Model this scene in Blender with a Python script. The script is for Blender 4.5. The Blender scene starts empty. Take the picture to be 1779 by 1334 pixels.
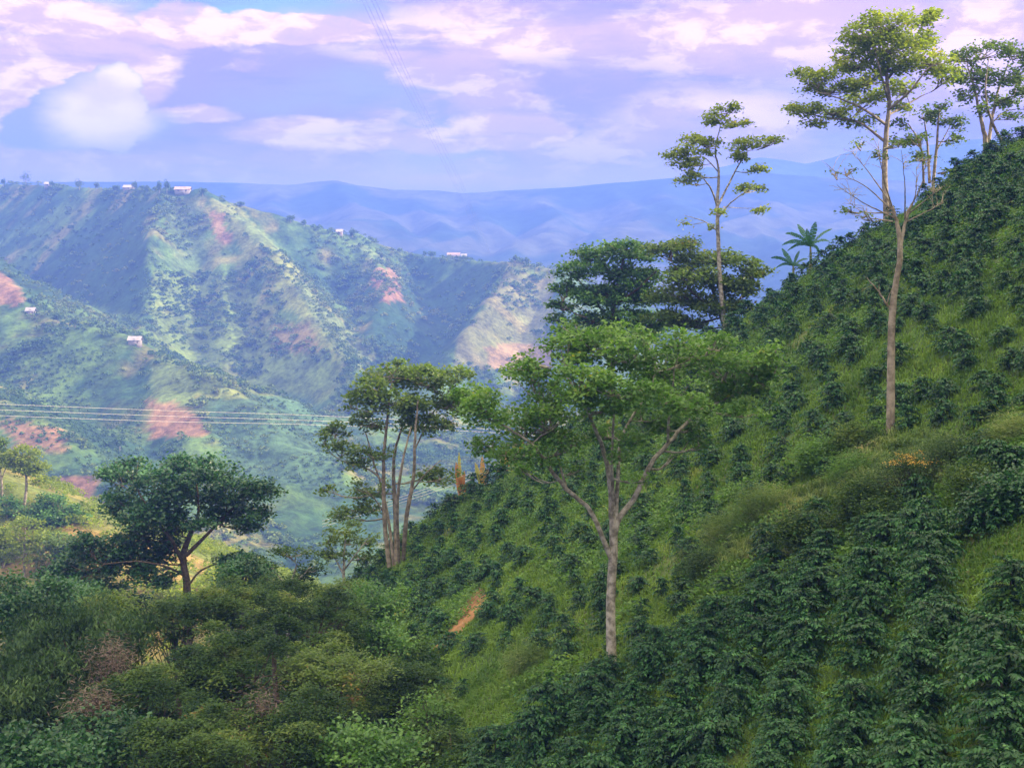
import bpy, math, random
import numpy as np
from mathutils import Vector
R = math.radians
rng = np.random.default_rng(7)
random.seed(7)
S = bpy.context.scene
COL = S.collection

# ------------------------------------------------------------------ camera
FPX, UC, VC, VH = 2444.0, 889.5, 667.0, 430.0
PITCH = math.atan((VC - VH) / FPX)
cd = bpy.data.cameras.new('camera'); cam = bpy.data.objects.new('camera', cd); COL.objects.link(cam)
cd.sensor_width = 36; cd.lens = FPX / 1779 * 36; cd.clip_start = 0.5; cd.clip_end = 20000
cam.rotation_euler = (R(90) - PITCH, 0, 0)
S.camera = cam

# ------------------------------------------------------------------ sun, sky, exposure
SUN_EL, SUN_AZ = R(24), R(90)           # azimuth clockwise from the view direction (+Y): from the right
sdir = Vector((math.cos(SUN_EL) * math.sin(SUN_AZ), math.cos(SUN_EL) * math.cos(SUN_AZ), math.sin(SUN_EL)))
sl = bpy.data.lights.new('sun', 'SUN'); sun = bpy.data.objects.new('sun', sl); COL.objects.link(sun)
sl.energy = 5.0; sl.angle = R(0.5); sl.color = (1.0, 0.80, 0.58)
sun.rotation_euler = sdir.to_track_quat('Z', 'Y').to_euler()
S.view_settings.view_transform = 'Standard'; S.view_settings.look = 'None'
S.view_settings.exposure = 1.62; S.view_settings.gamma = 1.0
S.render.engine = 'CYCLES'
c = S.cycles
c.use_denoising = True
try: c.denoiser = 'OPENIMAGEDENOISE'
except Exception: pass
c.max_bounces = 4; c.diffuse_bounces = 2; c.glossy_bounces = 2; c.transmission_bounces = 2; c.volume_bounces = 1
c.volume_step_rate = 4; c.caustics_reflective = False; c.caustics_refractive = False
c.use_adaptive_sampling = True; c.adaptive_threshold = 0.015

W = bpy.data.worlds.new('World'); S.world = W; W.use_nodes = True
nt = W.node_tree; N = nt.nodes; L = nt.links
for n in list(N): N.remove(n)
class G:
    """tiny node-graph helper"""
    def __init__(s, nt): s.nt = nt
    def n(s, t, **k):
        nd = s.nt.nodes.new(t)
        for a, b in k.items(): setattr(nd, a, b)
        return nd
    def put(s, sock, v):
        if isinstance(v, bpy.types.NodeSocket): s.nt.links.new(v, sock)
        else: sock.default_value = v
    def m(s, op, a, b=None, c3=None, clamp=False):
        nd = s.n('ShaderNodeMath', operation=op, use_clamp=clamp); s.put(nd.inputs[0], a)
        if b is not None: s.put(nd.inputs[1], b)
        if c3 is not None: s.put(nd.inputs[2], c3)
        return nd.outputs[0]
    def mix(s, f, a, b, bt='MIX'):
        nd = s.n('ShaderNodeMix', data_type='RGBA', blend_type=bt); s.put(nd.inputs['Factor'], f)
        s.put(nd.inputs[6], a); s.put(nd.inputs[7], b); return nd.outputs[2]
    def ss(s, x, lo, hi, a=0.0, b=1.0):
        nd = s.n('ShaderNodeMapRange', interpolation_type='SMOOTHSTEP'); s.put(nd.inputs[0], x)
        for i, v in enumerate((lo, hi, a, b)): s.put(nd.inputs[i + 1], v)
        return nd.outputs[0]
    def noise(s, vec, scale, det=6, rough=.55, dist=0.0, out=0, lac=2.0):
        nd = s.n('ShaderNodeTexNoise'); s.nt.links.new(vec, nd.inputs['Vector'])
        nd.inputs['Scale'].default_value = scale; nd.inputs['Detail'].default_value = det
        nd.inputs['Roughness'].default_value = rough; nd.inputs['Distortion'].default_value = dist
        return nd.outputs[out]
    def comb(s, x, y, z=0.0):
        nd = s.n('ShaderNodeCombineXYZ'); s.put(nd.inputs[0], x); s.put(nd.inputs[1], y); s.put(nd.inputs[2], z); return nd.outputs[0]
g = G(nt)
sky = g.n('ShaderNodeTexSky', sky_type='NISHITA', sun_disc=False, sun_elevation=SUN_EL, sun_rotation=SUN_AZ,
          altitude=1500, air_density=1.0, dust_density=1.2, ozone_density=2.0)
tc = g.n('ShaderNodeTexCoord'); sp = g.n('ShaderNodeSeparateXYZ'); L.new(tc.outputs['Generated'], sp.inputs[0])
dx, dy, dz = sp.outputs
az = g.m('ARCTAN2', dx, dy)                       # 0 ahead, + to the right
el = g.m('ARCSINE', dz)
def azel(u, v):
    a, b = (u - UC) / FPX, (VC - v) / FPX
    x, y, z = a, b * math.sin(PITCH) + math.cos(PITCH), b * math.cos(PITCH) - math.sin(PITCH)
    n = math.sqrt(x * x + y * y + z * z); return math.atan2(x, y), math.asin(z / n)
vec = g.comb(az, g.m('MULTIPLY', el, 2.4))
warp = g.noise(vec, 9, 5, .6, out=1)
wv = g.n('ShaderNodeVectorMath', operation='MULTIPLY_ADD'); L.new(warp, wv.inputs[0]); wv.inputs[1].default_value = (.05, .05, 0); L.new(vec, wv.inputs[2])
wv2 = g.n('ShaderNodeVectorMath', operation='MULTIPLY_ADD'); L.new(g.noise(vec, 42, 5, .62, out=1), wv2.inputs[0]); wv2.inputs[1].default_value = (.018, .018, 0); L.new(wv.outputs[0], wv2.inputs[2])
wvec = wv2.outputs[0]
wsp = g.n('ShaderNodeSeparateXYZ'); L.new(wvec, wsp.inputs[0])
waz = g.m('SUBTRACT', wsp.outputs[0], .034); wel = g.m('DIVIDE', g.m('SUBTRACT', wsp.outputs[1], .034), 2.4)
def blob(u, v, ru, rv, soft=.25, edge=None):
    a, e = azel(u, v); p = g.m('DIVIDE', g.m('SUBTRACT', waz, a), ru / FPX); q = g.m('DIVIDE', g.m('SUBTRACT', wel, e), rv / FPX)
    r = g.m('SQRT', g.m('ADD', g.m('MULTIPLY', p, p), g.m('MULTIPLY', q, q)))
    return g.ss(r, 1 - soft, 1 + soft, 1.0, 0.0)
def mx(*a):
    o = a[0]
    for b in a[1:]: o = g.m('MAXIMUM', o, b)
    return o
n1 = g.noise(wvec, 5.5, 8, .55)                   # broad banks
n2 = g.noise(wvec, 16, 8, .6)                     # puffs
n3 = g.noise(vec, 3.0, 3, .5)
K = 4.4
def col(r, gg, b, k=1.0): return (r * K * k, gg * K * k, b * K * k, 1)
deep = col(.10, .20, .80, .95); thin = col(.50, .36, .84, .92); bank = col(1.0, .62, .90, 1.0); bright = col(1.4, 1.0, 1.12, 1.1); shade = col(.28, .28, .80, .9)
base = g.mix(.35, sky.outputs[0], deep)
# blue gaps
gap = mx(blob(400, -10, 190, 55, .5), blob(150, -40, 330, 40, .5))
cover = g.m('SUBTRACT', g.ss(g.m('ADD', n3, g.m('MULTIPLY', n1, .3)), .38, .66), gap, clamp=True)
cover = g.m('MAXIMUM', cover, .62); cover = g.m('MULTIPLY', cover, g.m('SUBTRACT', 1.0, gap))
s1 = g.mix(cover, base, thin)
bk = g.m('MULTIPLY', g.ss(n1, .47, .56), g.m('SUBTRACT', 1.0, gap))
bk2 = mx(blob(50, 110, 230, 110, .07), blob(330, 40, 90, 34, .1), blob(540, 50, 120, 24, .12), blob(440, 45, 70, 26, .15), blob(900, 60, 330, 40, .7),
         blob(560, 235, 150, 30, .25), blob(880, 230, 110, 28, .12), blob(750, 245, 90, 24, .2), blob(330, 200, 70, 16, .25), blob(1300, 60, 260, 60, .8), blob(1250, 210, 150, 50, .6), blob(820, 320, 110, 12, .4), blob(1700, 60, 160, 70, .7))
s2 = g.mix(g.m('MULTIPLY', bk, .55), s1, bank)
s2 = g.mix(g.m('MULTIPLY', bk2, g.ss(n2, .22, .6, .45, 1.0)), s2, bank)
pf = g.m('MULTIPLY', g.ss(n2, .47, .58), g.m('MAXIMUM', g.m('MULTIPLY', bk, .7), bk2))
s2 = g.mix(g.m('MULTIPLY', pf, .75), s2, bright)
# blue-grey underside streaks
str_v = g.comb(az, g.m('MULTIPLY', el, 7.0)); ns = g.noise(str_v, 7, 5, .6, .3)
s2 = g.mix(g.m('MULTIPLY', g.ss(ns, .52, .68), .45), s2, shade)
lowb = g.ss(g.m('ADD', el, g.m('MULTIPLY', g.m('SUBTRACT', n1, .5), .10)), .015, .075, 1.0, 0.0)
s2 = g.mix(g.m('MULTIPLY', lowb, .9), s2, col(1.9, 1.15, 1.15))
# the tall cumulus at the left with its shaded flank
cum = mx(blob(70, 218, 62, 36, .14), blob(140, 195, 84, 54, .07), blob(202, 205, 58, 62, .06), blob(198, 146, 50, 38, .05), blob(110, 240, 90, 24, .2), blob(150, 165, 50, 40, .05), blob(265, 220, 60, 26, .5))
lit = mx(blob(190, 195, 90, 70, .45), blob(208, 140, 44, 34, .4))
s3 = g.mix(cum, s2, col(.42, .40, .84))
s3 = g.mix(g.m('MULTIPLY', g.m('MULTIPLY', lit, cum), .95), s3, g.mix(g.ss(g.noise(vec, 22, 3, .45), .32, .66), col(1.1, .82, 1.08), col(1.45, 1.12, 1.28)))
hi = g.ss(el, R(14), R(50), 1.0, 2.6); s3 = g.mix(g.ss(el, R(14), R(40), 0.0, .85), g.mix(1.0, s3, g.comb(hi, hi, hi), 'MULTIPLY'), (15, 12.8, 7.6, 1))   # unseen overhead sky brightened and warmed, added as fill light
bg = g.n('ShaderNodeBackground'); L.new(s3, bg.inputs[0]); bg.inputs[1].default_value = 0.10
wo = g.n('ShaderNodeOutputWorld'); L.new(bg.outputs[0], wo.inputs[0])

# ------------------------------------------------------------------ helpers
def px(u, v, Y):
    a, b = (u - UC) / FPX, (VC - v) / FPX
    yy = b * math.sin(PITCH) + math.cos(PITCH); t = Y / yy
    return np.array([a * t, Y, (b * math.cos(PITCH) - math.sin(PITCH)) * t])
def proj(x, y, z):
    dpt = y * math.cos(PITCH) - z * math.sin(PITCH); up = y * math.sin(PITCH) + z * math.cos(PITCH)
    return UC + FPX * x / dpt, VC - FPX * up / dpt
def mpx(Y): return Y / FPX           # metres per photo pixel at depth Y
_perm = np.random.default_rng(3).random((256, 256))
def vnoise(x, y):
    x = np.asarray(x, float); y = np.asarray(y, float)
    i = np.floor(x).astype(int); j = np.floor(y).astype(int); fx = x - i; fy = y - j
    fx = fx * fx * (3 - 2 * fx); fy = fy * fy * (3 - 2 * fy)
    p = lambda a, b: _perm[a & 255, b & 255]
    return (p(i, j) * (1 - fx) + p(i + 1, j) * fx) * (1 - fy) + (p(i, j + 1) * (1 - fx) + p(i + 1, j + 1) * fx) * fy
def fbm(x, y, o=4, s=1.0, rough=.5):
    v = 0; a = 1; t = 0
    for k in range(o):
        v = v + a * vnoise(x * s + 17.3 * k, y * s + 5.1 * k); t += a; a *= rough; s *= 2.03
    return v / t * 2 - 1
def smin(a, b, k): return -k * np.logaddexp(-a / k, -b / k)
def smax(a, b, k): return k * np.logaddexp(a / k, b / k)
def sst(x, a, b):
    t = np.clip((x - a) / (b - a), 0, 1); return t * t * (3 - 2 * t)
def inpoly(u, v, P):
    r = np.zeros(np.shape(u), bool); n = len(P)
    for i in range(n):
        (x1, y1), (x2, y2) = P[i], P[(i + 1) % n]
        if y1 == y2: continue
        c_ = ((y1 > v) != (y2 > v)) & (u < (x2 - x1) * (v - y1) / (y2 - y1) + x1); r ^= c_
    return r

def mesh(name, V, F, mat, parent=None, tint=None, color=None, smooth=False, loc=None):
    V = np.asarray(V, np.float32); F = np.asarray(F, np.int32); k = F.shape[1]
    me = bpy.data.meshes.new(name)
    if loc is not None: V = V - np.asarray(loc, np.float32)
    me.vertices.add(len(V)); me.vertices.foreach_set('co', V.ravel())
    me.loops.add(F.size); me.loops.foreach_set('vertex_index', F.ravel())
    me.polygons.add(len(F)); me.polygons.foreach_set('loop_start', np.arange(0, F.size, k, dtype=np.int32))
    me.polygons.foreach_set('loop_total', np.full(len(F), k, np.int32))
    if smooth: me.polygons.foreach_set('use_smooth', np.ones(len(F), bool))
    if tint is not None:
        a = me.attributes.new('tint', 'FLOAT', 'FACE'); a.data.foreach_set('value', np.asarray(tint, np.float32))
    if color is not None:
        a = me.attributes.new('albedo', 'FLOAT_COLOR', 'POINT')
        cc = np.ones((len(V), 4), np.float32); cc[:, :3] = color; a.data.foreach_set('color', cc.ravel())
    me.materials.append(mat); me.update(calc_edges=True)
    o = bpy.data.objects.new(name, me); COL.objects.link(o)
    if loc is not None and parent is None: o.location = [float(q) for q in loc]
    if parent is not None: o.parent = parent
    return o
def tag(o, label=None, cat=None, group=None, kind=None):
    for k, v in (('label', label), ('category', cat), ('group', group), ('kind', kind)):
        if v: o[k] = v
    return o
def empty(name, loc, label, cat, group=None):
    o = bpy.data.objects.new(name, None); COL.objects.link(o); o.location = [float(q) for q in loc]; o.empty_display_size = .3
    return tag(o, label, cat, group)
def grid_mesh(name, xs, ys, Z, mat, color=None):
    X, Y = np.meshgrid(xs, ys); V = np.stack([X.ravel(), Y.ravel(), Z.ravel()], 1)
    nx, ny = len(xs), len(ys); i = np.arange(ny - 1)[:, None] * nx + np.arange(nx - 1)[None]
    i = i.ravel(); F = np.stack([i, i + 1, i + 1 + nx, i + nx], 1)
    return mesh(name, V, F, mat, color=color, smooth=True)
def unit(a): return a / np.maximum(np.linalg.norm(a, axis=-1, keepdims=True), 1e-9)
def leaves(C, ln, wd, droop=.35, spread=.5, axis=None, r=rng, fold=.15):
    """one folded, pointed leaf per centre; returns verts, quads"""
    n = len(C); ln = np.broadcast_to(ln, n)[:, None] * r.uniform(.7, 1.3, (n, 1)); wd = np.broadcast_to(wd, n)[:, None] * r.uniform(.75, 1.25, (n, 1))
    if axis is None:
        a = r.uniform(0, 2 * np.pi, n); axis = np.stack([np.cos(a), np.sin(a), r.normal(-droop, .35, n)], 1)
    axis = unit(axis); up = unit(np.stack([r.normal(0, spread, n), r.normal(0, spread, n), np.ones(n)], 1))
    side = unit(np.cross(axis, up)); nrm = np.cross(side, axis)
    b = C - axis * ln * .5; t = C + axis * ln * .5; m = C - axis * ln * .08 + nrm * wd * fold
    V = np.stack([b, m + side * wd * .5, t, m - side * wd * .5], 1).reshape(-1, 3)
    F = np.arange(n * 4).reshape(n, 4); return V, F
def tube(P, rad, sides=7):
    P = np.asarray(P, float); n = len(P); T = np.gradient(P, axis=0); T = unit(T)
    ref = np.array([.3, 1., .2]); a = unit(np.cross(T, ref)); b = np.cross(T, a)
    th = np.linspace(0, 2 * np.pi, sides, endpoint=False)
    V = P[:, None] + (np.cos(th)[None, :, None] * a[:, None] + np.sin(th)[None, :, None] * b[:, None]) * np.asarray(rad)[:, None, None]
    i = np.arange(n - 1)[:, None] * sides + np.arange(sides)[None]; j = np.arange(n - 1)[:, None] * sides + (np.arange(sides)[None] + 1) % sides
    F = np.stack([i, j, j + sides, i + sides], 2).reshape(-1, 4); return V.reshape(-1, 3), F
def join(parts):
    Vs, Fs, k = [], [], 0
    for V, F in parts:
        Vs.append(V); Fs.append(F + k); k += len(V)
    return np.concatenate(Vs), np.concatenate(Fs)
def resample(P, n):
    """smooth Catmull-Rom through P (columns: xyz, radius)"""
    P = np.asarray(P, float)
    if len(P) < 3:
        t = np.linspace(0, 1, n)[:, None]; return P[0] * (1 - t) + P[-1] * t
    Q = np.vstack([2 * P[0] - P[1], P, 2 * P[-1] - P[-2]]); out = []
    for s_ in np.linspace(0, len(P) - 1 - 1e-6, n):
        i = int(s_); t = s_ - i; p0, p1, p2, p3 = Q[i:i + 4]
        out.append(.5 * (2 * p1 + (p2 - p0) * t + (2 * p0 - 5 * p1 + 4 * p2 - p3) * t * t + (3 * p1 - p0 - 3 * p2 + p3) * t ** 3))
    return np.array(out)

# ------------------------------------------------------------------ materials
def mat_new(name):
    m = bpy.data.materials.new(name); m.use_nodes = True; t = m.node_tree
    for n in list(t.nodes): t.nodes.remove(n)
    return m, G(t)
def ramp(g, fac, stops):
    nd = g.n('ShaderNodeValToRGB'); cr = nd.color_ramp
    while len(cr.elements) < len(stops): cr.elements.new(.5)
    for e, (p, c_) in zip(cr.elements, stops): e.position = p; e.color = (*c_, 1)
    g.put(nd.inputs[0], fac); return nd.outputs[0]
def foliage(name, stops, rough=.5, trans=.3, clump=.35, cs=.8, spec=.35):
    m, g = mat_new(name); at = g.n('ShaderNodeAttribute', attribute_name='tint')
    ge = g.n('ShaderNodeNewGeometry'); nz = g.noise(ge.outputs['Position'], cs, 3, .6)
    f = g.m('ADD', g.m('MULTIPLY', at.outputs['Fac'], 1 - clump), g.m('MULTIPLY', g.ss(nz, .3, .7), clump), clamp=True)
    colr = ramp(g, f, stops)
    p = g.n('ShaderNodeBsdfPrincipled'); g.put(p.inputs['Base Color'], colr); p.inputs['Roughness'].default_value = rough
    p.inputs['Specular IOR Level'].default_value = spec
    tr = g.n('ShaderNodeBsdfTranslucent'); g.put(tr.inputs[0], g.mix(1.0, colr, (1.5, 1.5, .7, 1), 'MULTIPLY'))
    ms = g.n('ShaderNodeMixShader'); ms.inputs[0].default_value = trans
    g.nt.links.new(p.outputs[0], ms.inputs[1]); g.nt.links.new(tr.outputs[0], ms.inputs[2])
    o = g.n('ShaderNodeOutputMaterial'); g.nt.links.new(ms.outputs[0], o.inputs[0]); return m
def surf(name, colr_fn, rough=.85, bump=None, spec=.25):
    m, g = mat_new(name); ge = g.n('ShaderNodeNewGeometry'); pos = ge.outputs['Position']
    p = g.n('ShaderNodeBsdfPrincipled'); g.put(p.inputs['Base Color'], colr_fn(g, pos)); p.inputs['Roughness'].default_value = rough
    p.inputs['Specular IOR Level'].default_value = spec
    if bump:
        b = g.n('ShaderNodeBump'); b.inputs['Strength'].default_value = bump[1]; b.inputs['Distance'].default_value = bump[2]
        g.put(b.inputs['Height'], g.noise(pos, bump[0], 5, .6)); g.nt.links.new(b.outputs[0], p.inputs['Normal'])
    o = g.n('ShaderNodeOutputMaterial'); g.nt.links.new(p.outputs[0], o.inputs[0]); return m
def two(a, b, s, d=5, lo=.35, hi=.65):
    return lambda g, pos: g.mix(g.ss(g.noise(pos, s, d, .6), lo, hi), (*a, 1), (*b, 1))
def flat(c_): return two(c_, tuple(q * .8 for q in c_), 3)

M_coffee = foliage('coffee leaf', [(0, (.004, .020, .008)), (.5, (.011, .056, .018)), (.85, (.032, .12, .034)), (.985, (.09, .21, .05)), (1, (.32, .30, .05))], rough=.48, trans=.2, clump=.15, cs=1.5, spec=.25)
M_grass = foliage('grass blade', [(0, (.030, .075, .016)), (.4, (.075, .155, .028)), (.8, (.135, .235, .042)), (1, (.22, .26, .07))], rough=.7, trans=.35, clump=.55, cs=.3, spec=.15)
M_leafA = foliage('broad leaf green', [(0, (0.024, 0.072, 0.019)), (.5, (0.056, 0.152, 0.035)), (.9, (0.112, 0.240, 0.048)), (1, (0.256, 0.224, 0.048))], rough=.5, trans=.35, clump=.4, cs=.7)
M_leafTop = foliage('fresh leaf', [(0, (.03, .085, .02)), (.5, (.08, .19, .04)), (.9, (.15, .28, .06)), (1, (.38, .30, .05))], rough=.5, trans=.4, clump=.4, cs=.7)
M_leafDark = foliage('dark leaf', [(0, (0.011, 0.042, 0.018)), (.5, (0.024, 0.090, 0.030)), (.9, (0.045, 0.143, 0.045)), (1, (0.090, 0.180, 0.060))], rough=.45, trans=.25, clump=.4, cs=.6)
M_leafSun = foliage('sunlit leaf', [(0, (.07, .11, .014)), (.5, (.15, .22, .022)), (.85, (.25, .31, .03)), (1, (.38, .27, .06))], rough=.5, trans=.5, clump=.4, cs=.6)  # leaf colour brightened and yellowed to carry sunlight on the lit crowns
M_leafRust = foliage('rusty leaf', [(0, (.045, .08, .018)), (.5, (.08, .15, .028)), (.88, (.13, .19, .035)), (1, (.24, .13, .05))], rough=.55, trans=.4, clump=.4, cs=.6)
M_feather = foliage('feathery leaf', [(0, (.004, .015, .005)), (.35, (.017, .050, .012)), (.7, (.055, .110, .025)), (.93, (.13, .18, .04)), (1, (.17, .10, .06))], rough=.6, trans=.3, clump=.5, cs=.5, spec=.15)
M_lance = foliage('grey green leaf', [(0, (.008, .022, .009)), (.5, (.028, .068, .024)), (.9, (.075, .14, .05)), (1, (.12, .17, .08))], rough=.6, trans=.25, clump=.45, cs=.5, spec=.15)
M_weed = foliage('weed leaf', [(0, (.04, .10, .022)), (.6, (.08, .185, .034)), (.93, (.13, .25, .05)), (1, (.24, .30, .06))], rough=.6, trans=.4, clump=.3)
M_dry = foliage('dry grass blade', [(0, (.04, .10, .025)), (.5, (.11, .18, .055)), (.85, (.22, .27, .11)), (1, (.42, .37, .22))], rough=.75, trans=.35, clump=.4, cs=.5, spec=.15)
M_twig = foliage('dead twig', [(0, (.05, .035, .03)), (.6, (.12, .09, .075)), (1, (.22, .18, .16))], rough=.8, trans=.05, clump=.2)
M_cane = foliage('dry cane leaf', [(0, (.32, .12, .05)), (.5, (.40, .22, .07)), (.8, (.34, .32, .08)), (1, (.18, .28, .06))], rough=.6, trans=.4, clump=.2)
M_banana = foliage('banana leaf', [(0, (.02, .08, .035)), (1, (.05, .17, .06))], rough=.4, trans=.3, clump=.2)
M_ban_y = foliage('flower', [(0, (.45, .25, .05)), (1, (.55, .40, .10))], rough=.6, trans=.3, clump=.2)
M_farleaf = foliage('far woodland', [(0, (.035, .085, .026)), (.4, (.075, .14, .034)), (.75, (.14, .19, .045)), (1, (.24, .23, .07))], rough=.8, trans=.2, clump=.5, cs=.012, spec=.1)
M_bark = surf('bark', two((.13, .125, .095), (.36, .35, .29), 5.0, 6), .9, (14, .7, .03))
M_barkW = surf('warm bark', two((.12, .105, .075), (.29, .26, .20), 3.0, 6), .9, (14, .7, .03))
M_barkD = surf('dark bark', two((.05, .04, .03), (.12, .10, .07), 5.0, 5), .9, (14, .6, .03))
M_wall = surf('painted wall', flat((.30, .27, .24)), .8)
M_roof = surf('tin roof', two((.38, .22, .16), (.42, .34, .3), .4), .5)
M_roof2 = surf('pale tin roof', two((.30, .28, .28), (.38, .35, .34), .4), .45)
M_window = surf('dark window', flat((.05, .05, .06)), .3)
M_cable = surf('aluminium cable', flat((.6, .58, .56)), .45)
M_cableD = surf('dark cable', flat((.10, .10, .12)), .6)
def m_alb(name, s1, s2, amt, bump):
    def f(g, pos):
        at = g.n('ShaderNodeAttribute', attribute_name='albedo'); n_ = g.noise(pos, s1, 6, .65); m_ = g.noise(pos, s2, 4, .6)
        v = g.m('ADD', g.m('MULTIPLY', g.ss(n_, .3, .7), amt), g.m('MULTIPLY', g.ss(m_, .3, .7), amt * .8)); v = g.m('ADD', v, 1 - amt * .9)
        return g.mix(1.0, at.outputs['Color'], g.comb(v, v, v), 'MULTIPLY')
    return surf(name, f, .95, bump, .1)
M_slope = m_alb('slope soil', 1.2, .2, .7, (3, .6, .12))
M_hill = m_alb('hill ground', .05, .35, .8, (.12, .5, 3))
M_mtn = m_alb('mountain ground', .01, .04, .5, (.01, .25, 20))

# ------------------------------------------------------------------ near hillside
PA, PB, PC = .664, .0157, -17.6
SIL = [(560, 1045), (620, 1003), (700, 925), (780, 872), (870, 822), (960, 768), (1100, 672), (1290, 552), (1400, 478), (1500, 408), (1560, 378), (1640, 306), (1720, 262), (1779, 232)]
_sx, _sy = [], []
for (u, v) in SIL:
    d = px(u, v, 1.0); t = PC / (d[2] - PA * d[0] - PB); _sx.append(d[0] * t); _sy.append(t)
def H(x, y):
    x = np.asarray(x, float); y = np.asarray(y, float)
    crest = 70 - 24 * sst(y, 58, 88)
    xx = smin(x, crest, 3.0) - .5 * smax(x - crest - 8, 0 * x, 3.0)
    xx = smax(xx, -27 + 0 * x, 4.0) + .35 * smax(-x - 36, 0 * x, 4.0)
    z = PA * xx + PB * y + PC
    z = z + .9 * fbm(x, y, 3, .045) * sst(y, 20, 45) * (1 - .7 * sst(y, 80, 100)) + .25 * fbm(x, y, 3, .22)
    yb = np.interp(x, _sx, _sy)
    z = z - .95 * smax(y - yb - 1.2, 0 * y, 1.2)
    return smax(z, -152 + 0 * z, 3)
SOIL = [(752, 1128), (775, 1090), (800, 1055), (832, 1018), (845, 1030), (838, 1062), (800, 1098), (772, 1128)]
xs = np.arange(-130, 150, .55); ys = np.concatenate([np.arange(-90, 30, 2.0), np.arange(30, 112, .45), np.arange(112, 270, 3.0)])
X, Y = np.meshgrid(xs, ys); Z = H(X, Y); u_, v_ = proj(X, np.maximum(Y, 5), Z)
nz = fbm(X, Y, 4, .15)
ca = np.array([.045, .085, .022]); cb = np.array([.075, .095, .035]); cs_ = np.array([.20, .11, .055])
col_ = ca + (cb - ca) * sst(nz, -.3, .4)[..., None]
soilm = inpoly(u_ + 5 * fbm(X, Y, 2, 1.5), v_ + 5 * fbm(Y, X, 2, 1.3), SOIL) & (Y > 40) & (Y < 100)
col_ = np.where(soilm[..., None], cs_, col_)
tag(grid_mesh('hillside', xs, ys, Z, M_slope, col_.reshape(-1, 3)), kind='structure')

# ------------------------------------------------------------------ hills across the valley: ridges and spurs
def roof(X, Y, ridges, k=6.0, base=None):
    out = base
    for pts, sl_ in ridges:
        P = np.array([px(*q) for q in pts]); best = None
        for a, b in zip(P[:-1], P[1:]):
            d = b[:2] - a[:2]; t = np.clip(((X - a[0]) * d[0] + (Y - a[1]) * d[1]) / (d @ d), 0, 1)
            r = np.hypot(X - a[0] - t * d[0], Y - a[1] - t * d[1]); z = a[2] + (b[2] - a[2]) * t - sl_ * (np.sqrt(r * r + 16) - 4)
            best = z if best is None else np.maximum(best, z)
        out = best if out is None else smax(out, best, k)
    return out
RID = [
 ([(-400, 296, 1640), (-100, 305, 1480), (0, 320, 1420), (60, 322, 1375), (150, 326, 1300), (230, 328, 1230), (290, 332, 1170), (350, 337, 1160), (420, 357, 1170), (480, 374, 1180), (560, 398, 1190), (620, 412, 1220), (700, 438, 1270), (780, 450, 1235), (860, 455, 1170), (905, 458, 1140), (970, 474, 1140), (1060, 505, 1130), (1200, 560, 1100), (1500, 640, 1080)], 1.0),
 ([(290, 332, 1170), (272, 365, 1120), (262, 430, 1060), (258, 500, 1000), (252, 560, 950), (235, 640, 880)], 1.0),
 ([(350, 337, 1160), (420, 385, 1120), (480, 440, 1070), (505, 490, 1020), (550, 560, 960), (600, 630, 900), (660, 720, 820)], .95),
 ([(355, 345, 1158), (378, 400, 1120), (385, 470, 1070), (395, 540, 1010), (380, 620, 950)], .85),
 ([(620, 412, 1220), (655, 470, 1150), (665, 530, 1070), (640, 590, 1010)], .85),
 ([(905, 458, 1150), (872, 500, 1090), (822, 560, 1020), (780, 625, 960), (755, 695, 890), (740, 770, 810)], 1.0),
 ([(970, 474, 1140), (990, 540, 1060), (1000, 640, 980), (1010, 760, 860)], .7),
 ([(-200, 380, 1040), (-60, 430, 960), (0, 476, 900), (45, 528, 850), (120, 560, 820), (240, 598, 780), (330, 650, 740), (430, 710, 700), (520, 790, 640)], .55),
 ([(330, 650, 740), (340, 740, 680), (330, 830, 620), (300, 900, 570)], .4),
 ([(-150, 620, 700), (-20, 690, 650), (100, 760, 600), (200, 840, 560)], .42),
 ([(660, 720, 820), (640, 810, 720), (600, 900, 620), (560, 960, 560)], .42),
]
def Hf(X, Y):
    base = np.interp(Y, [200, 300, 550, 700, 900, 1400], [-150, -142, -124, -112, -112, -105]) + 0 * X
    z = roof(X, Y, RID, 5.0, base)
    e = sst(Y, 1330, 1180)
    rid = 1 - np.abs(fbm(X + 30 * fbm(X, Y, 2, .01), Y * .55, 4, .022))
    crestd = sst(np.abs(Y - np.interp(X, [-600, -300, -200, -90, 0], [1540, 1180, 1175, 1260, 1145])), 15, 120)
    return z + (rid - .7) * 9 * crestd + fbm(X, Y, 5, .03) * 4 * (.25 + .75 * crestd) + fbm(X, Y, 3, .15) * 1.2
xs = np.arange(-620, 560, 3.2); ys = np.arange(230, 1680, 3.2)
X, Y = np.meshgrid(xs, ys); Z = Hf(X, Y); u_, v_ = proj(X, Y, Z)
uu = u_ + 12 * fbm(X, Y, 3, .05); vv = v_ + 10 * fbm(Y, X, 3, .05)
g1 = .6 * fbm(X, Y, 5, .012) + .5 * fbm(X, Y, 4, .06); g2 = fbm(Y + 300, X, 5, .045)
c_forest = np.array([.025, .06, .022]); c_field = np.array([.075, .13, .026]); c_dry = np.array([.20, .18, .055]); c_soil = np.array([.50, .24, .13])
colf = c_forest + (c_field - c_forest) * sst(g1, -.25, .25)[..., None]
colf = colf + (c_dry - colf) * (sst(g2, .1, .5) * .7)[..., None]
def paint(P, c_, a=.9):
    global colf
    m = (inpoly(uu, vv, P) & (Y < 1200)).astype(float)[..., None] * a; colf = colf * (1 - m) + np.array(c_) * m
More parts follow.
